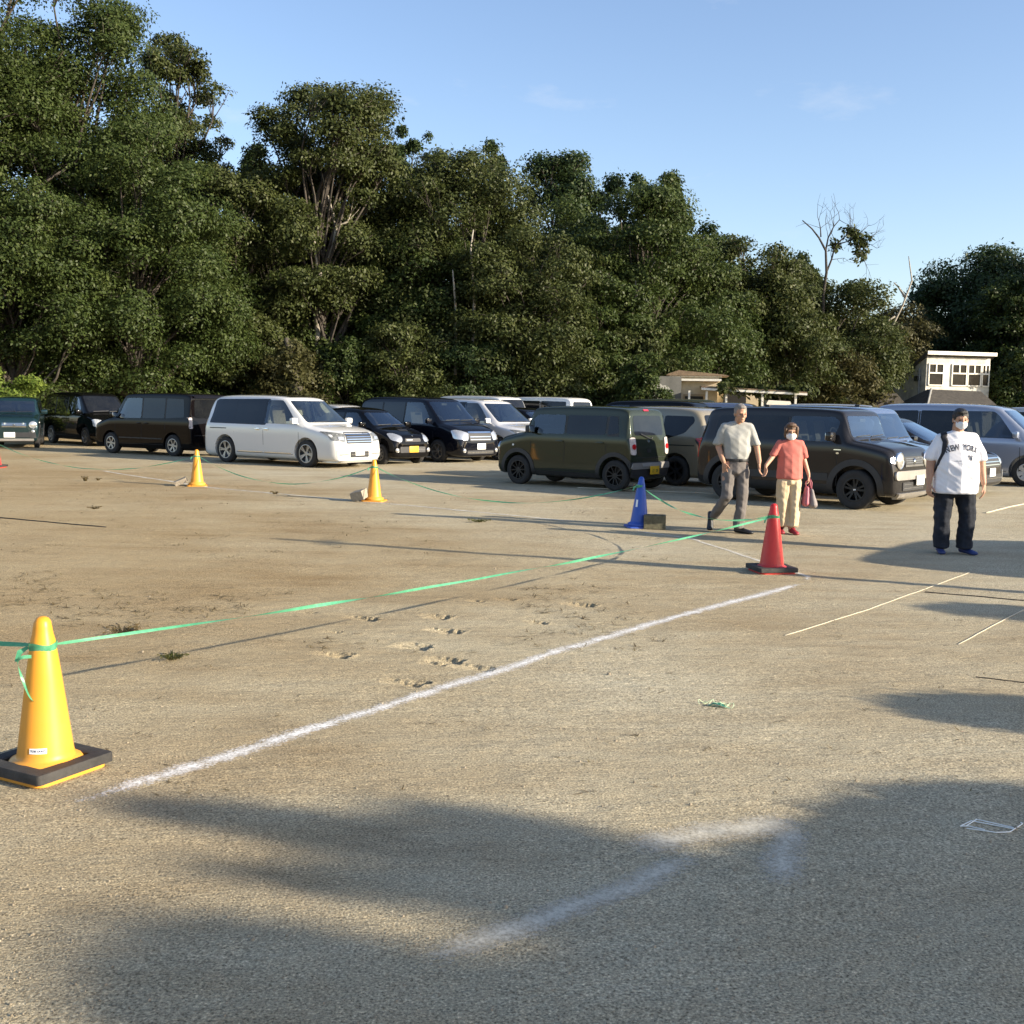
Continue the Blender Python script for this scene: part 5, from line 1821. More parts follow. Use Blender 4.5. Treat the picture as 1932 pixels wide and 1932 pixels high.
# the sticker faces the camera, a little to the left
cone(Y0, -28, m_yel, True, "large yellow cone with a black rubber weight in the left foreground",
     (R(28) + math.atan2(-Y0[1], -Y0[0]) - R(16), .125, .076, .024, "TOEI LIGHT"))
cone(RD, 10, m_red, True, "red cone with a black rubber weight at the bend of the chalk line")
cone(Y1, 15, m_yel, False, "farther yellow cone with a brown brick at its foot, below the white minivan's tail")
cone(Y2, -8, m_yel, False, "yellow cone with a concrete block at its foot, in front of the white minivan's nose")
cone(BL, 5, m_blu, False, "blue cone with a dark mossy block at its foot behind the green car",
     (R(-5) + R(-90) - R(38), .34, .030, .10, None), lean=(0, R(1.5)))
cone(RL, 0, m_red, True, "red cone cut off by the left edge of the picture")


def block(loc, size, rot, m, holes, label):
    L_, W_, H_ = size
    root_bm = bmesh.new()
    bbox(root_bm, (0, 0, 0), size, bev=.006)
    me = bm_mesh(root_bm, "concrete_block", m)
    o = link("concrete_block", me, m)
    if holes:
        cb = bmesh.new()
        for k in range(holes):
            cx = (k - (holes - 1) / 2) * L_ / holes * .95
            prism(cb, [(cx + L_ / holes * .3 * math.cos(a), W_ * .27 * math.sin(a)) for a in [i * math.pi / 6 for i in range(12)]], 'z', -H_, H_)
        co_ = link("cutter", bm_mesh(cb, "cutter"))
        md = o.modifiers.new("b", 'BOOLEAN'); md.object = co_; md.operation = 'DIFFERENCE'; md.solver = 'EXACT'
        new = eval_mesh(o)
        o.modifiers.clear(); o.data = new
        bpy.data.objects.remove(co_)
    o.location = loc
    o.rotation_euler = rot
    tag(o, label, "block", "blocks weighing down the cones")
    return o


block((Y1[0] - .30, Y1[1] - .05, .085), (.24, .12, .09), (R(10), R(-24), R(8)), m_conc, 0, "small tilted brown brick leaning on the foot of the farther yellow cone")
block((Y2[0] - .24, Y2[1] - .10, .105), (.24, .19, .15), (R(12), R(-14), R(-25)), m_conc, 0, "grey concrete block tilted against the yellow cone in front of the white minivan")
block((BL[0] + .20, BL[1] - .14, .098), (.30, .20, .19), (R(0), R(0), R(-8)), m_conc2, 3, "dark mossy hollow concrete block standing by the blue cone")

m_tape, nt_, b_ = nt_new("green_tape")
b_.inputs['Base Color'].default_value = (.10, .50, .24, 1); b_.inputs['Roughness'].default_value = .35
n_ = noise_node(nt_, 30, 4, .6)
r_ = ramp(nt_, n_.outputs[0], [(.3, (.07, .33, .17)), (.7, (.14, .48, .27))])
nt_.links.new(r_.outputs[0], b_.inputs['Base Color'])
t_ = nt_.nodes.new("ShaderNodeBsdfTranslucent"); nt_.links.new(r_.outputs[0], t_.inputs[0])
x_ = nt_.nodes.new("ShaderNodeMixShader"); x_.inputs[0].default_value = .35
nt_.links.new(b_.outputs[0], x_.inputs[1]); nt_.links.new(t_.outputs[0], x_.inputs[2])
nt_.links.new(x_.outputs[0], nt_.nodes["Material Output"].inputs[0])


def ribbon_bm(bm, P, W, ang, thick=.0006):
    """flat tape with real (thin) thickness through points P, half width W[i], roll ang[i]"""
    P = [Vector(p) for p in P]
    rows = []
    for i, p in enumerate(P):
        d = (P[min(i + 1, len(P) - 1)] - P[max(i - 1, 0)]).normalized()
        side = d.cross(Vector((0, 0, 1)))
        side = side.normalized() if side.length > 1e-4 else Vector((1, 0, 0))
        up = side.cross(d)
        w = side * math.cos(ang[i]) + up * math.sin(ang[i])
        n = d.cross(w)
        rows.append([bm.verts.new(p + w * W[i] * t + n * (thick + .12 * W[i] * (1 - t * t)) * s) for t, s in ((-1, 1), (0, 1), (1, 1))])
    for A, B in zip(rows, rows[1:]):
        for k in range(2):
            bm.faces.new((A[k], A[k + 1], B[k + 1], B[k]))


def tape(a, b, sag, w, seed, label, twist=1.0, ties=(True, True)):
    """span of plastic tape between two cones, knotted round their necks"""
    rr = random.Random(seed)
    za, zb_ = .575, .575
    A = Vector((*a, za)); B = Vector((*b, zb_))
    L_ = (B - A).length
    d = (B - A).normalized()
    A2 = A + d * .058; B2 = B - d * .058
    n = int(L_ / .05)
    P, W, an = [], [], []
    ph = rr.uniform(0, 6)
    for i in range(n + 1):
        t = i / n
        p = A2.lerp(B2, t)
        p.z -= sag * 4 * t * (1 - t)
        p.z += .006 * noise.noise((t * L_ * 1.3, seed, 0))
        P.append(p)
        tw = ph + twist * (t * L_ * 2.2 + 1.3 * noise.noise((t * L_ * .6, seed, 3)))
        an.append(tw)
        W.append(w * (.72 + .28 * abs(math.sin(t * L_ * 1.1 + seed))) * (.45 if i in (0, n) else 1))
    bm = bmesh.new()
    ribbon_bm(bm, P, W, an)
    for flag, c in zip(ties, (a, b)):
        if not flag: continue
        for k in range(2):
            ring = []
            for j in range(21):
                th = j / 20 * 2 * math.pi
                ring.append((c[0] + (.0575 + .0015 * k) * math.cos(th), c[1] + (.0575 + .0015 * k) * math.sin(th), za + .006 * k - .003 + .005 * math.sin(3 * th + k) + (.004 if k else -.004)))
            ribbon_bm(bm, ring, [.012] * 21, [math.pi / 2 - .15] * 21)
        # tail hanging from the knot
        tx, ty = c[0] - .058, c[1] - .02
        T = [(tx, ty, za), (tx - .03, ty - .02, za - .02), (tx - .045, ty - .03, za - .06)]
        ribbon_bm(bm, T, [.008, .012, .006], [.8, 1.2, .6])
    o = link("barrier_tape", bm_mesh(bm, "barrier_tape", m_tape, True), m_tape)
    tag(o, label, "tape", "green tape strung between the cones")
    return o


tape(Y0, RD, .07, .0095, 3, "long green tape from the front yellow cone to the red cone", 1.0)
OFF = (-5.2, 5.9)
tape(Y0, OFF, .05, .012, 5, "green tape leaving the front yellow cone to the left edge", 1.0, (False, True))
cone(OFF, 12, m_yel, True, "yellow cone just outside the left edge that holds the tape")
tape(RD, BL, .20, .011, 8, "sagging green tape from the red cone back to the blue cone", 1.3, (False, True))
tape(BL, Y2, .40, .010, 11, "drooping green tape from the blue cone to the yellow cone by the white minivan", .9, (False, True))
tape(Y2, Y1, .40, .009, 14, "green tape hanging in front of the white minivan between the two far yellow cones", .9, (False, True))
tape(Y1, RL, .42, .009, 17, "green tape from the far yellow cone to the cut-off red cone at the left edge", .9, (False, True))
# curly loose end on the front cone
bm = bmesh.new()
P = []
for i in range(26):
    t = i / 25
    P.append((Y0[0] - .02 - .05 * math.sin(t * 4.6) - .035 * t, Y0[1] - .075 - .015 * math.sin(t * 9), .545 - .19 * t + .035 * math.sin(t * 6)))
ribbon_bm(bm, P, [.008 * (1 - .5 * i / 25) for i in range(26)], [.9 + i * .12 for i in range(26)])
o = link("tape_end", bm_mesh(bm, "tape_end", m_tape, True), m_tape)
tag(o, "curly loose end of green tape dangling on the front yellow cone", "tape end")

# scrap of green string
m_scrap = mat("teal_string", (.10, .42, .33), .4, var=.35, vscale=60)
m_scrap2 = mat("pale_green_string", (.55, .66, .42), .5, var=.2)
cx, cy = gp(1350, 1331)
root = empty("string_scrap", (cx, cy, gz(cx, cy)), 0, "crumpled scrap of teal and pale green string on the sand", "string scrap")
bm = bmesh.new()
for k in range(5):
    P = [(-.045 + .004 * k, .002 * k, .006), (-.01, -.006 + .006 * k, .022 - .002 * k), (.03, -.024 + .007 * k, .014), (.075 - .006 * k, -.045 + .016 * k, .004)]
    ribbon_bm(bm, P, [.004, .008, .007, .003], [.3 * k] * 4)
link("bundle", bm_mesh(bm, "bundle", m_scrap, True), m_scrap, root)
bm = bmesh.new()
for k in range(6):
    P = []
    for j in range(14):
        a = j / 13 * (3.6 + .4 * k) + k
        P.append((-.045 + .03 * k * .8 + (.045 - .004 * k) * math.cos(a), .045 - .012 * k + .025 * math.sin(a), .012 + .012 * math.sin(j * .8 + k)))
    tube(bm, P, .0018, 5)
link("loose_threads", bm_mesh(bm, "loose_threads", m_scrap2, True), m_scrap2, root)

# flattened frame of white strip
m_str = mat("white_strip", (.80, .80, .76), .5)
bm = bmesh.new()
def zpt(zx, zy, z=.006):
    u, v = (2380 + zx / 10.733) / 1.325, (2040 + zy / 10.733) / 1.325
    x, y = gp(u, v); return (x, y, gz(x, y) + z)
for line in ([(220, 345), (515, 200), (1600, 395), (1700, 400)], [(370, 345), (660, 165), (1040, 255), (1680, 380)],
             [(220, 345), (440, 340), (880, 440)], [(385, 400), (1050, 490), (1180, 510), (1550, 480), (1890, 275), (1840, 240)]):
    tube(bm, [zpt(*p) for p in line], .0022, 5)
o = link("wire_frame", bm_mesh(bm, "wire_frame", m_str, False), m_str)
tag(o, "flattened frame of thin white strip lying in the shade at the right edge", "wire frame")

# ================================================================== PEOPLE
m_skin = mat("skin_tan", (.42, .235, .15), .5, spec=.35, var=.10, vscale=12, sss=.12)
m_skin2 = mat("skin_warm", (.50, .30, .20), .5, spec=.35, var=.10, vscale=12, sss=.12)
m_hairb = mat("hair_black", (.014, .012, .011), .5, var=.3, vscale=60, bump=.4, bscale=160)
m_hairg = mat("hair_grey", (.20, .18, .16), .55, var=.4, vscale=60, bump=.4, bscale=160)
m_hairbr = mat("hair_brown", (.10, .055, .030), .5, var=.35, vscale=60, bump=.4, bscale=160)
m_eye = mat("eye_dark", (.02, .014, .012), .3)
m_lip = mat("lip", (.30, .11, .09), .5)
m_mask = mat("face_mask_white", (.72, .72, .72), .9, bump=.2, bscale=200)
m_tee = mat("tshirt_white", (.76, .75, .77), .95, var=.05, vscale=9, bump=.25, bscale=260)
m_jean = mat("denim_dark", (.012, .015, .022), .95, var=.45, vscale=7, bump=.3, bscale=300)
m_shoeb = mat("shoe_blue", (.018, .035, .13), .6, var=.3)
m_sole = mat("shoe_sole", (.10, .10, .11), .8)
m_polo = mat("polo_grey", (.33, .33, .305), .95, var=.07, vscale=10, bump=.25, bscale=260)
m_trous = mat("trouser_grey", (.14, .125, .115), .95, var=.12, vscale=8, bump=.25, bscale=260)
m_shoek = mat("shoe_black", (.010, .010, .011), .45)
m_belt = mat("belt_black", (.012, .012, .013), .5)
m_salm = mat("blouse_salmon", (.50, .145, .115), .95, var=.09, vscale=10, bump=.25, bscale=240)
m_beigep = mat("trouser_beige", (.56, .44, .28), .95, var=.08, vscale=8, bump=.25, bscale=240)
m_shoer = mat("shoe_red", (.26, .016, .028), .5)
m_bagp = mat("bag_pink", (.42, .12, .15), .6)
m_bagg = mat("bag_grey", (.22, .19, .18), .7, var=.2)
m_bagb = mat("backpack_black", (.014, .014, .018), .8, var=.3)
m_letters = mat("print_navy", (.050, .056, .075), .9)


ICO = None


def hull(bm, *prims):
    """convex hull of ellipsoids ((x,y,z),(rx,ry,rz) or r)"""
    global ICO
    if ICO is None:
        t = bmesh.new(); bmesh.ops.create_icosphere(t, subdivisions=2, radius=1)
        ICO = [v.co.copy() for v in t.verts]; t.free()
    t = bmesh.new()
    for c, r in prims:
        if not hasattr(r, '__len__'): r = (r, r, r)
        for p in ICO:
            t.verts.new((c[0] + p.x * r[0], c[1] + p.y * r[1], c[2] + p.z * r[2]))
    bmesh.ops.convex_hull(t, input=t.verts[:])
    for v in [v for v in t.verts if not v.link_faces]: t.verts.remove(v)
    bmesh.ops.recalc_face_normals(t, faces=t.faces[:])
    me = bpy.data.meshes.new("h"); t.to_mesh(me); t.free()
    bm.from_mesh(me); bpy.data.meshes.remove(me)


def chain(bm, *pr):
    for a, b in zip(pr, pr[1:]): hull(bm, a, b)


def melt(name, bm, m, parent, vox=.008, smooth=4, fold=0., ffreq=(14, 14, 6), seed=0., cut=None, calm=None):
    """fuses overlapping volumes into one continuous skin, then folds it like cloth"""
    me = bpy.data.meshes.new(name); bm.to_mesh(me); bm.free()
    o = link(name, me)
    md = o.modifiers.new("r", 'REMESH'); md.mode = 'VOXEL'; md.voxel_size = vox; md.use_smooth_shade = True
    if smooth:
        sm = o.modifiers.new("s", 'SMOOTH'); sm.iterations = smooth; sm.factor = .5
    new = eval_mesh(o)
    bpy.data.objects.remove(o)
    if fold:
        n = len(new.vertices)
        for v in new.vertices:
            p = v.co
            f = noise.noise((p.x * ffreq[0] + seed, p.y * ffreq[1], p.z * ffreq[2]))
            f2 = noise.noise((p.x * 6 + seed + 5, p.y * 6, p.z * 18 + p.x * 14))
            kf = 1. if calm is None or not (calm[0] < p.z < calm[1]) else .18
            v.co = p + v.normal * fold * kf * (f + .7 * f2)
    if cut:
        b2 = bmesh.new(); b2.from_mesh(new)
        for (co, no) in cut:
            bmesh.ops.bisect_plane(b2, geom=b2.verts[:] + b2.edges[:] + b2.faces[:], plane_co=co, plane_no=no, clear_outer=True)
        b2.to_mesh(new); b2.free()
    new.polygons.foreach_set("use_smooth", [True] * len(new.polygons))
    new.materials.clear(); new.materials.append(m)
    return link(name, new, m, parent)


def hand(bm, wrist, fwd, thumb, curl=.5, s=1.0, palm_n=None):
    """palm, four unequal bent fingers and a thumb; fwd = pointing direction, thumb = side the thumb leaves"""
    f = Vector(fwd).normalized()
    t = Vector(thumb); t = (t - f * t.dot(f)).normalized()
    n = f.cross(t) if palm_n is None else Vector(palm_n)           # curls towards n
    w = Vector(wrist)
    kn = w + f * .085 * s
    hull(bm, (w + f * .012 * s, .021 * s), (kn + t * .026 * s, .0135 * s), (kn - t * .026 * s, .0125 * s), (w + f * .05 * s + t * .014 * s, .016 * s))
    for k, (o, L_) in enumerate(((.030, .072), (.010, .080), (-.010, .074), (-.029, .058))):
        p = kn + t * o * s
        d = (f + t * o * 3).normalized()
        for j, (seg, r) in enumerate(((.45, .0092), (.32, .0084), (.23, .0076))):
            a = curl * (.55 + .35 * j + .06 * k)
            d2 = (d * math.cos(a) + n * math.sin(a)).normalized()
            q = p + d2 * L_ * seg * s
            hull(bm, (p, r * s), (q, r * .93 * s))
            p, d = q, d2
    p = w + f * .022 * s + t * .020 * s
    d = (f * .62 + t * .72 + n * .15).normalized()
    for seg, r in ((.040, .0125), (.030, .0105), (.024, .009)):
        q = p + d * seg * s
        hull(bm, (p, r * s), (q, r * .92 * s))
        p = q; d = (d + f * .35 + n * .18).normalized()


def head(bm, c, s=1.0, yaw=0., tilt=0.):
    """skull, jaw, nose, brow, ears; faces -y before yaw"""
    Rm = Matrix.Translation(c) @ Matrix.Rotation(yaw, 4, 'Z') @ Matrix.Rotation(tilt, 4, 'X')
    b2 = bmesh.new()
    hull(b2, ((0, .012, .035), (.076 * s, .094 * s, .088 * s)), ((0, -.020, -.055), (.055 * s, .062 * s, .055 * s)))
    hull(b2, ((0, -.058, -.088), (.030 * s, .028 * s, .022 * s)), ((0, -.02, -.05), (.058 * s, .055 * s, .04 * s)))
    hull(b2, ((0, -.088, .010), (.010, .010, .012)), ((0, -.103, -.024), (.014, .013, .011)))
    hull(b2, ((-.03, -.074, .026), (.022, .012, .009)), ((.03, -.074, .026), (.022, .012, .009)))
    for sx in (-1, 1):
        hull(b2, ((sx * .078 * s, .012, .006), (.010, .017, .026)), ((sx * .080 * s, .006, -.02), (.008, .012, .012)))
        hull(b2, ((sx * .040, -.055, -.022), (.022, .020, .020)))
    hull(b2, ((0, -.078, -.052), (.022, .012, .008)))
    me = bpy.data.meshes.new("h"); b2.to_mesh(me); b2.free()
    me.transform(Rm); bm.from_mesh(me); bpy.data.meshes.remove(me)
    return Rm


def face_bits(Rm, parent, hairm, style, s=1.0, mask=False):
    for sx in (-1, 1):
        bm = bmesh.new(); hull(bm, ((sx * .031, -.0745, .004), (.013, .008, .0065)))
        me = bm_mesh(bm, "eye", m_eye, True); me.transform(Rm); link("eye", me, m_eye, parent)
    bm = bmesh.new()
    if style == 'short':
        hull(bm, ((0, .022, .055), (.085 * s, .101 * s, .087 * s)))
        hull(bm, ((0, .045, .0), (.080 * s, .068 * s, .065 * s)))
        hull(bm, ((0, -.045, .098), (.062 * s, .042 * s, .030 * s)))
        for sx in (-1, 1): hull(bm, ((sx * .070, .0, .03), (.018, .030, .035)))
    elif style == 'thin':
        hull(bm, ((0, .028, .056), (.084 * s, .098 * s, .086 * s)))
        hull(bm, ((0, -.035, .098), (.055 * s, .040 * s, .028 * s)))
        hull(bm, ((0, .050, -.005), (.079 * s, .062 * s, .06 * s)))
        for sx in (-1, 1): hull(bm, ((sx * .071, .012, .02), (.014, .026, .035)))
    else:
        hull(bm, ((0, .018, .050), (.088 * s, .102 * s, .088 * s)), ((0, .045, -.06), (.082 * s, .062 * s, .05 * s)))
        hull(bm, ((0, -.040, .098), (.068 * s, .050 * s, .034 * s)))
        for sx in (-1, 1): hull(bm, ((sx * .074, -.028, .04), (.022, .04, .05)), ((sx * .074, -.008, -.05), (.018, .035, .035)))
    h = melt("hair", bm, hairm, parent, .008, 2, .004, (60, 60, 25), 3)
    h.data.transform(Rm)
    if style != 'bob':
        pass
    if mask:
        bm = bmesh.new()
        hull(bm, ((0, -.096, -.030), (.030, .022, .020)), ((0, -.078, -.078), (.040, .026, .024)), ((-.050, -.045, -.045), (.018, .022, .036)), ((.050, -.045, -.045), (.018, .022, .036)))
        for sx in (-1, 1): tube(bm, [(sx * .064, -.04, -.02), (sx * .084, .012, .0)], .0025, 4)
        me = bm_mesh(bm, "face_mask", m_mask, True); me.transform(Rm); link("face_mask", me, m_mask, parent)


def shoe(bm, heel, ang, pitch=0., L_=.27, w=.048):
    """shoe volume from the heel point, pointing along ang (radians from -y, + to +x), pitch = heel lifted"""
    d = Vector((math.sin(ang) * math.cos(pitch), -math.cos(ang) * math.cos(pitch), -math.sin(pitch)))
    up = Vector((math.sin(ang) * math.sin(pitch), -math.cos(ang) * math.sin(pitch), math.cos(pitch)))
    h = Vector(heel)
    hull(bm, (h + up * .035, (w * .78, w * .78, .035)), (h + d * L_ * .45 + up * .038, (w * .85, w * .85, .036)))
    hull(bm, (h + d * L_ * .45 + up * .036, (w * .86, w * .86, .034)), (h + d * L_ * .80 + up * .026, (w * 1.0, w * .95, .025)))
    hull(bm, (h + up * .075, (.042, .042, .03)), (h + d * L_ * .30 + up * .06, (.040, .040, .03)))


# ---------- the man in the white T-shirt
pm = empty("person", (5.24, 13.03, 0), R(-4), "stocky man in a white NEW YORK T-shirt and dark jeans walking alone on the right", "person")
bm = bmesh.new()
Rm = head(bm, (0.01, -.04, 1.575), 1.06, 0, R(4))
chain(bm, ((0, .0, 1.52), .062), ((0, .01, 1.42), .068))
hull(bm, ((0, .02, 1.38), (.14, .06, .04)), ((0, 0, 1.15), (.17, .11, .1)))
hull(bm, ((0, 0, 1.15), (.17, .11, .1)), ((0, 0, .92), (.17, .12, .08)))
for sx in (-1, 1):
    chain(bm, ((sx * .185, .015, 1.37), .050), ((sx * .285, .02, 1.13), .056), ((sx * .300, -.01, .955), .047), ((sx * .315, -.045, .835), .030))
    hand(bm, (sx * .316, -.048, .825), (sx * .03, -.10, -1), (sx * -.35, -.9, 0), .55, 1.12, (-sx, 0, 0))
for sx, kx, ax, ay in ((-1, -.135, -.125, -.05), (1, .150, .115, -.12)):
    chain(bm, ((sx * .10, 0, .88), .10), ((kx, -.03, .48), .075), ((ax, ay + .07, .10), .045))
melt("body", bm, m_skin, pm, .0075, 2)
face_bits(Rm, pm, m_hairb, 'short', 1.06, True)
bm = bmesh.new()
hull(bm, ((0, .015, 1.435), (.080, .070, .025)), ((-.165, .02, 1.375), (.06, .075, .05)), ((.165, .02, 1.375), (.06, .075, .05)), ((0, -.01, 1.28), (.235, .145, .08)))
hull(bm, ((0, -.01, 1.28), (.235, .145, .08)), ((0, -.035, 1.08), (.250, .185, .09)))
hull(bm, ((0, -.035, 1.08), (.250, .185, .09)), ((0, -.03, .88), (.262, .190, .08)))
hull(bm, ((0, -.03, .88), (.262, .190, .08)), ((0, -.03, .73), (.268, .192, .05)))
for sx in (-1, 1):
    chain(bm, ((sx * .175, .02, 1.365), (.072, .080, .062)), ((sx * .268, .02, 1.20), (.078, .088, .05)), ((sx * .285, .02, 1.12), (.080, .088, .035)))
tee = melt("tshirt", bm, m_tee, pm, .010, 5, .012, (7, 7, 5), 1.3, cut=[((0, 0, .715), (0, 0, -1))], calm=(1.10, 1.34))
tree_bm = bmesh.new(); tree_bm.from_mesh(tee.data); tbvh = BVHTree.FromBMesh(tree_bm); tree_bm.free()


def on_shirt(me, ox, oz, bend):
    for v in me.vertices:
        x, z = v.co.x + ox, v.co.y + oz - bend * v.co.x ** 2
        q = tbvh.ray_cast(Vector((x, -2, z)), Vector((0, 1, 0)))
        yy = q[0].y if q[0] is not None else -.2
        v.co = (x, yy - .008 - v.co.z, z)


# arched lettering: each letter set along an arc
for i, chx in enumerate("NEW YORK"):
    if chx == ' ': continue
    k = (i - 3.5) * .0475
    me = text_mesh(chx, .100, "lettering", m_letters, .0005, .0026)
    me.transform(Matrix.Diagonal((.66, .95, 1, 1)))
    a = -k * 2.2
    me.transform(Matrix.Translation((k, -k * k * 1.25, 0)) @ Matrix.Rotation(a, 4, 'Z'))
    on_shirt(me, .012, 1.262, 0)
    link("lettering", me, m_letters, pm)
for chx, dx, dz, sc in (("N", 0, .004, .080), ("Y", .008, -.010, .085)):
    me = text_mesh(chx, sc, "emblem", m_letters, .0004, .001)
    me.transform(Matrix.Diagonal((.85, 1.1, 1, 1)))
    on_shirt(me, .100 + dx, 1.138 + dz, 0)
    link("emblem", me, m_letters, pm)
bm = bmesh.new()
hull(bm, ((0, -.01, .90), (.215, .150, .06)), ((0, -.01, .72), (.225, .165, .06)))
for sx, kx, ax, ay in ((-1, -.140, -.132, -.02), (1, .155, .120, -.06)):
    hull(bm, ((sx * .115, -.01, .76), (.118, .150, .08)), ((sx * .125, -.015, .62), (.112, .130, .07)))
    chain(bm, ((sx * .125, -.015, .62), (.110, .128, .07)), ((kx, -.035, .42), (.096, .105, .06)), ((ax, ay, .16), (.092, .105, .05)), ((ax, ay - .01, .075), (.090, .112, .022)))
melt("jeans", bm, m_jean, pm, .010, 4, .011, (9, 9, 16), 7.7, cut=[((0, 0, .055), (0, 0, -1))])
for hx_, hy_, ang in ((-.132, .05, R(-8)), (.120, .02, R(22))):
    bm = bmesh.new(); shoe(bm, (hx_, hy_, .004), ang, R(2)); melt("shoe", bm, m_shoeb, pm, .007, 2)
bm = bmesh.new()
P = [(-.13, .12, 1.38), (-.160, .04, 1.44), (-.175, -.06, 1.41), (-.190, -.13, 1.33), (-.215, -.140, 1.20), (-.250, -.10, 1.06), (-.262, -.03, .98), (-.24, .08, .95)]
Q = []
P = [Vector(a).lerp(Vector(b), t) for a, b in zip(P, P[1:]) for t in (0, .25, .5, .75)] + [Vector(P[-1])]
WS = np.interp(np.linspace(0, 1, len(P)), [0, .15, .45, .6, 1], [.034, .036, .032, .016, .012])
rows = []
for k, p in enumerate(P):
    d = (P[min(k + 1, len(P) - 1)] - P[max(k - 1, 0)]).normalized()
    h, n, _, d_ = tbvh.find_nearest(p)
    sd = d.cross(n).normalized()
    row = []
    for t in (-1, -.33, .33, 1):
        h2, n2, _, _ = tbvh.find_nearest(h + sd * WS[k] * t)
        row.append((bm.verts.new(h2 + n2 * .010), bm.verts.new(h2 - n2 * .004)))
    rows.append(row)
for A, B in zip(rows, rows[1:]):
    for k in range(3):
        bm.faces.new((A[k][0], A[k + 1][0], B[k + 1][0], B[k][0]))
    for k in (0, 3):
        bm.faces.new((A[k][0], B[k][0], B[k][1], A[k][1]))
link("bag_strap", bm_mesh(bm, "bag_strap", m_bagb, True), m_bagb, pm)
bm = bmesh.new(); hull(bm, ((-.06, .22, 1.30), (.15, .08, .10)), ((-.06, .23, 1.0), (.17, .10, .14)))
bk = melt("shoulder_bag", bm, m_bagb, None, .012, 3, .006)
bk.location = pm.location; bk.rotation_euler = pm.rotation_euler
tag(bk, "dark bag carried on the back of the man in the white T-shirt", "bag")

# ---------- the grey-shirted man
pg = empty("person", (2.98, 14.72, 0), 0, "man in a grey shirt and grey trousers striding with one hand in his pocket", "person")
bm = bmesh.new()
Rm = head(bm, (.03, -.05, 1.595), 1.0, R(12), R(8))
chain(bm, ((.02, -.01, 1.54), .055), ((.01, .0, 1.44), .058))
hull(bm, ((0, .01, 1.41), (.12, .055, .04)), ((0, 0, 1.18), (.14, .09, .1)))
hull(bm, ((0, 0, 1.18), (.14, .09, .1)), ((0, 0, .95), (.14, .10, .07)))
chain(bm, ((-.165, .01, 1.41), .042), ((-.235, .03, 1.16), .042), ((-.195, -.06, 1.00), .034), ((-.180, -.075, .965), .028))
hand(bm, (-.178, -.078, .955), (.15, -.1, -1), (.6, -.8, 0), .35, .95, (.6, .8, 0))
chain(bm, ((.165, .0, 1.41), .042), ((.265, -.02, 1.17), .042), ((.285, -.10, .985), .033), ((.282, -.125, .955), .026))
hand(bm, (.282, -.128, .945), (.0, -.2, -1), (-.3, -.9, 0), .45, 1.0, (1, 0, 0))
chain(bm, ((-.10, 0, .93), .085), ((-.125, -.06, .52), .06), ((-.235, .30, .20), .04))
chain(bm, ((.08, 0, .93), .085), ((.09, -.04, .52), .06), ((.05, .0, .10), .04))
melt("body", bm, m_skin, pg, .0075, 2)
face_bits(Rm, pg, m_hairg, 'thin', 1.0, False)
bm = bmesh.new()
hull(bm, ((.01, .01, 1.475), (.075, .065, .025)), ((-.155, .01, 1.435), (.055, .065, .045)), ((.155, .0, 1.435), (.055, .065, .045)), ((0, -.005, 1.28), (.195, .125, .08)))
hull(bm, ((0, -.005, 1.28), (.195, .125, .08)), ((.01, -.005, 1.10), (.185, .130, .08)))
hull(bm, ((.01, -.005, 1.10), (.185, .130, .08)), ((0, 0, 1.00), (.168, .120, .035)))
chain(bm, ((-.165, .01, 1.43), (.062, .068, .055)), ((-.232, .02, 1.24), (.070, .075, .04)), ((-.243, .025, 1.20), (.072, .078, .03)))
chain(bm, ((.160, .0, 1.43), (.062, .068, .055)), ((.235, -.01, 1.24), (.068, .073, .04)), ((.247, -.012, 1.20), (.070, .076, .03)))
hull(bm, ((.01, .0, 1.492), (.066, .062, .022)))
melt("shirt", bm, m_polo, pg, .009, 4, .009, (9, 9, 6), 2.2)
bm = bmesh.new()
ring = [(.164 * math.cos(a), .120 * math.sin(a), .985) for a in [k * math.pi / 16 for k in range(33)]]
ribbon_bm(bm, ring, [.018] * 33, [math.pi / 2] * 33, .003)
bbox(bm, (.045, -.122, .985), (.045, .012, .036), bev=.004)
link("belt", bm_mesh(bm, "belt", m_belt, True), m_belt, pg)
bm = bmesh.new()
hull(bm, ((0, 0, .965), (.162, .118, .03)), ((0, .0, .83), (.176, .130, .06)))
hull(bm, ((-.09, 0, .84), (.092, .12, .07)), ((-.105, -.02, .70), (.088, .11, .06)))
chain(bm, ((-.105, -.02, .70), (.086, .108, .06)), ((-.122, -.07, .50), (.078, .088, .06)), ((-.185, .12, .32), (.070, .080, .06)), ((-.225, .27, .19), (.066, .078, .045)))
hull(bm, ((.085, 0, .84), (.092, .12, .07)), ((.092, -.02, .70), (.086, .11, .06)))
chain(bm, ((.092, -.02, .70), (.085, .108, .06)), ((.092, -.045, .50), (.076, .088, .06)), ((.066, -.03, .22), (.074, .088, .05)), ((.055, -.02, .085), (.076, .095, .02)))
melt("trousers", bm, m_trous, pg, .009, 4, .012, (11, 11, 8), 4.4)
bm = bmesh.new(); shoe(bm, (-.248, .36, .20), R(-12), R(58)); melt("shoe", bm, m_shoek, pg, .007, 2)
bm = bmesh.new(); shoe(bm, (.045, .05, .004), R(48), R(2)); melt("shoe", bm, m_shoek, pg, .007, 2)

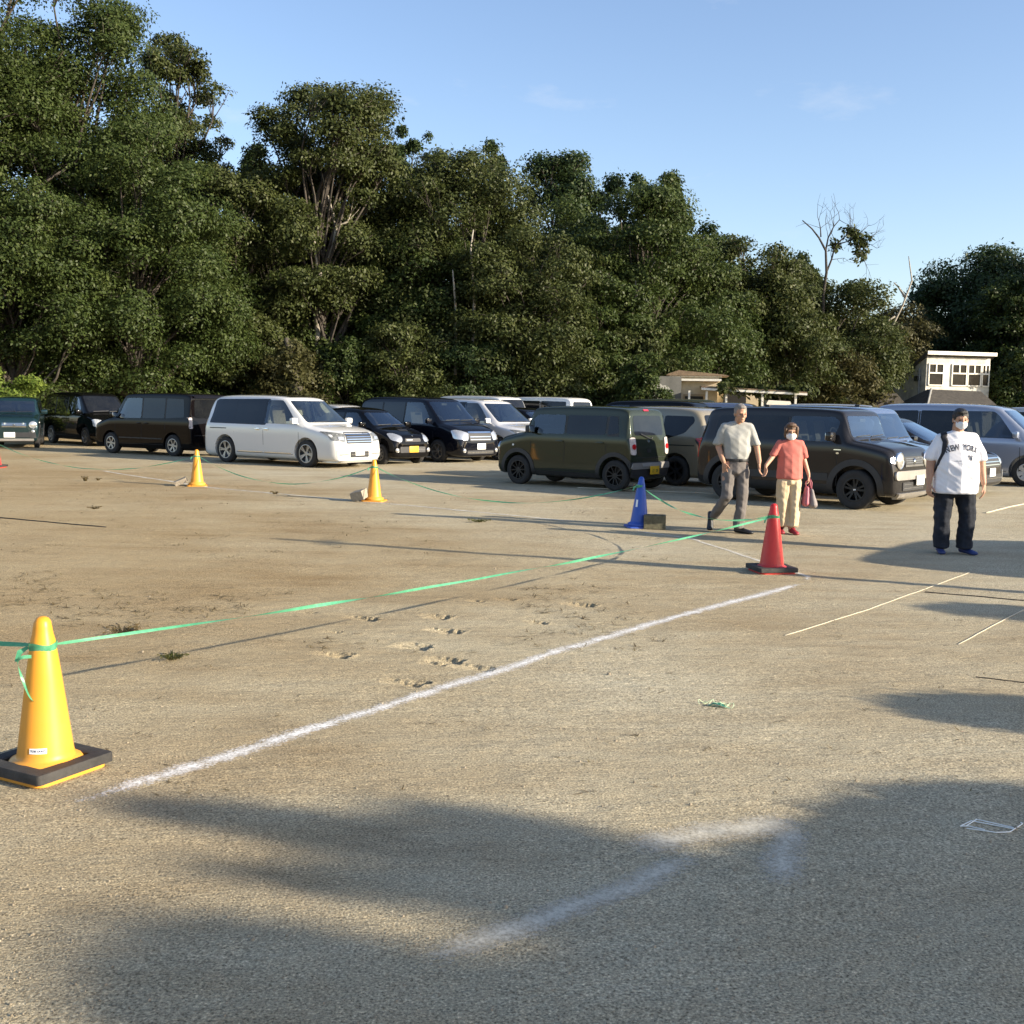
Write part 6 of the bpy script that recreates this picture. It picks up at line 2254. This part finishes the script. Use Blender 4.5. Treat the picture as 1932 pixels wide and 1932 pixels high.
# ---------- the woman in salmon
pw = empty("person", (3.72, 14.80, 0), 0, "woman in a salmon top and wide beige trousers walking beside the grey-shirted man", "person")
bm = bmesh.new()
Rm = head(bm, (-.01, -.035, 1.365), .93, R(-6), R(5))
chain(bm, ((0, .0, 1.31), .044), ((0, .0, 1.23), .048))
hull(bm, ((0, .0, 1.20), (.10, .045, .03)), ((0, 0, 1.0), (.12, .08, .09)))
hull(bm, ((0, 0, 1.0), (.12, .08, .09)), ((0, 0, .82), (.13, .09, .06)))
chain(bm, ((-.145, .0, 1.20), .034), ((-.245, -.03, 1.03), .034), ((-.335, -.09, .925), .027), ((-.345, -.10, .905), .023))
hand(bm, (-.347, -.102, .898), (-.05, -.2, -1), (.3, -.9, 0), .5, .92, (-1, 0, 0))
chain(bm, ((.145, .0, 1.20), .034), ((.190, .01, 1.00), .034), ((.240, -.02, .84), .027), ((.250, -.03, .80), .023))
hand(bm, (.252, -.032, .792), (.05, -.1, -1), (-.2, -.95, 0), .95, .92, (-1, 0, 0))
chain(bm, ((-.075, 0, .80), .075), ((-.07, -.03, .45), .055), ((-.06, .03, .09), .036))
chain(bm, ((.075, 0, .80), .075), ((.05, -.05, .45), .055), ((.03, -.05, .09), .036))
melt("body", bm, m_skin2, pw, .007, 2)
face_bits(Rm, pw, m_hairbr, 'bob', .95, True)
bm = bmesh.new()
hull(bm, ((0, .0, 1.255), (.060, .055, .02)), ((-.125, .0, 1.225), (.045, .055, .035)), ((.125, .0, 1.225), (.045, .055, .035)), ((0, -.005, 1.06), (.165, .115, .08)))
hull(bm, ((0, -.005, 1.06), (.165, .115, .08)), ((0, -.01, .88), (.172, .125, .07)))
hull(bm, ((0, -.01, .88), (.172, .125, .07)), ((0, -.01, .75), (.178, .132, .035)))
chain(bm, ((-.135, .0, 1.22), (.050, .058, .045)), ((-.215, -.01, 1.09), (.058, .062, .04)), ((-.232, -.02, 1.06), (.058, .064, .03)))
chain(bm, ((.135, .0, 1.22), (.050, .058, .045)), ((.185, .005, 1.08), (.058, .062, .04)), ((.192, .008, 1.04), (.058, .064, .03)))
melt("top", bm, m_salm, pw, .009, 4, .009, (9, 9, 5), 8.1, cut=[((0, 0, .735), (0, 0, -1))])
bm = bmesh.new()
hull(bm, ((0, 0, .80), (.150, .11, .05)), ((0, 0, .68), (.162, .125, .05)))
hull(bm, ((-.075, 0, .70), (.088, .12, .06)), ((-.082, -.01, .42), (.084, .105, .06)))
hull(bm, ((-.082, -.01, .42), (.084, .105, .06)), ((-.080, .02, .11), (.088, .110, .025)))
hull(bm, ((.075, 0, .70), (.088, .12, .06)), ((.072, -.03, .42), (.082, .105, .06)))
hull(bm, ((.072, -.03, .42), (.082, .105, .06)), ((.055, -.035, .11), (.085, .112, .025)))
melt("trousers", bm, m_beigep, pw, .009, 4, .014, (16, 16, 4), 5.5, cut=[((0, 0, .09), (0, 0, -1))])
for hx_, hy_, a in ((-.085, .07, R(-4)), (.045, .0, R(10))):
    bm = bmesh.new(); shoe(bm, (hx_, hy_, .004), a, R(2), .235, .042); melt("shoe", bm, m_shoer, pw, .006, 2)
bag = empty("handbag", (3.72, 14.80, 0), 0, "pink and grey handbag hanging from the woman's hand", "handbag")
bm = bmesh.new(); hull(bm, ((.225, -.06, .62), (.030, .06, .03)), ((.215, -.06, .42), (.055, .10, .05)))
melt("pink_side", bm, m_bagp, bag, .008, 2, .004)
bm = bmesh.new(); hull(bm, ((.285, -.08, .58), (.030, .05, .04)), ((.305, -.08, .40), (.065, .10, .05)))
melt("grey_side", bm, m_bagg, bag, .008, 2, .006, (20, 20, 5))
for dx in (-.03, .03):
    bm = bmesh.new()
    tube(bm, [(.225 + dx * .3, -.06, .60), (.238 + dx, -.06, .70), (.258, -.06, .765 - abs(dx) * .1), (.275 - dx * .4, -.07, .70), (.285, -.075, .58)], .007, 6)
    link("handle", bm_mesh(bm, "handle", m_bagp, True), m_bagp, bag)

# ================================================================== shade trees out of the picture
band = [(300, 1524, 5.6, .10, .5), (420, 1540, 5.7, .13, .5), (540, 1556, 5.6, .15, .5), (660, 1574, 5.8, .18, .5), (780, 1588, 5.5, .20, .5), (900, 1600, 5.7, .22, .5), (880, 1545, 6.0, .16, .5),
        (960, 1580, 5.9, .20, .5), (1000, 1632, 5.6, .24, .6), (1080, 1650, 5.8, .24, .6), (1160, 1672, 5.6, .25, .6), (1000, 1680, 5.5, .20, .5), (1100, 1702, 5.4, .22, .5), (1240, 1690, 5.6, .26, .6),
        (1330, 1725, 5.6, .28, .6), (1420, 1770, 5.5, .30, .6), (1300, 1640, 5.7, .16, .5), (1400, 1690, 5.6, .26, .6),
        (430, 1646, 5.0, .06, .5), (520, 1650, 5.1, .08, .5), (620, 1655, 5.0, .10, .5), (720, 1662, 5.1, .10, .5), (820, 1674, 5.0, .11, .5), (900, 1690, 5.0, .10, .5)]
shade_tree("shade_tree", (17.5, -3.0), band, "tree standing right behind the photographer, outside the picture", 'green', L=.085, n=11500)
low = [(330, 1772, 6.3, .12, .5), (450, 1782, 6.2, .14, .5), (560, 1790, 6.1, .13, .5), (660, 1800, 6.2, .11, .5), (300, 1840, 6.2, .15, .5), (420, 1856, 6.3, .18, .5),
       (540, 1868, 6.2, .18, .5), (360, 1900, 6.1, .18, .5), (660, 1880, 6.2, .16, .5), 
       (600, 1925, 6.0, .18, .5), (480, 1940, 6.0, .18, .5), (1000, 1915, 6.2, .20, .5), (1120, 1890, 6.2, .22, .5), (1240, 1850, 6.2, .26, .5), (1200, 1925, 6.2, .25, .5),
       (1350, 1830, 6.0, .28, .5), (1450, 1880, 6.0, .30, .5), (1350, 1920, 6.0, .28, .5), (1600, 1930, 6.0, .35, .6), (1800, 1940, 6.0, .35, .6)]
shade_tree("shade_tree", (19.5, -6.5), low, "second tree behind the photographer's right shoulder, outside the picture", 'olive', L=.085, n=17000)
dense = [(1690, 1600, 2.0, .26, .45), (1780, 1560, 2.05, .28, .45), (1880, 1540, 2.1, .30, .45), (1990, 1540, 2.1, .34, .45), (1620, 1650, 1.9, .26, .45), (1720, 1690, 1.9, .30, .45), (1830, 1650, 1.9, .32, .45),
         (1950, 1660, 1.9, .34, .45), (1560, 1730, 1.8, .26, .45), (1660, 1780, 1.8, .30, .45), (1780, 1780, 1.8, .32, .45), (1900, 1790, 1.8, .34, .45), (1500, 1800, 1.7, .22, .45), (1600, 1880, 1.7, .30, .45), (1740, 1890, 1.7, .32, .45), (1880, 1900, 1.7, .34, .45)]
shade_tree("added_low_tree", (7.3, 2.0), dense, "added dense low tree, unseen, shaped to throw the shade at the lower right", 'green', L=.05, n=70000)  # unseen tree, added; its clumps are laid out to shape the shade
shade_tree("added_round_tree", (6.45, 4.15), [(1965, 1352, 1.42, .42, .62), (2080, 1362, 1.36, .44, .6)], "added round-topped tree just outside the right edge, placed for its rounded shadow", 'green', L=.06, n=9000)  # unseen tree added to throw the rounded shadow on the sand
shade_tree("added_round_tree", (8.95, 7.25), [(1935, 1158, 1.7, .36, .7)], "added round-topped tree farther along outside the right edge, placed for its shadow tip", 'green', L=.06, n=6000)  # another unseen tree, added for the small shadow tip at the edge
pole = empty("utility_pole", (9.75, 8.30, 0), 0, "thin pole outside the right edge that throws the long shadow past the red cone", "pole")
bm = bmesh.new(); lathe(bm, [(.075, 0), (.070, 2.5), (.055, 4.55), (0, 4.56)], 14)
link("post", bm_mesh(bm, "post", m_grey, True), m_grey, pole)
bm = bmesh.new(); bbox(bm, (0, 0, 4.3), (.05, .5, .05)); link("cross_arm", bm_mesh(bm, "cross_arm", m_grey), m_grey, pole)
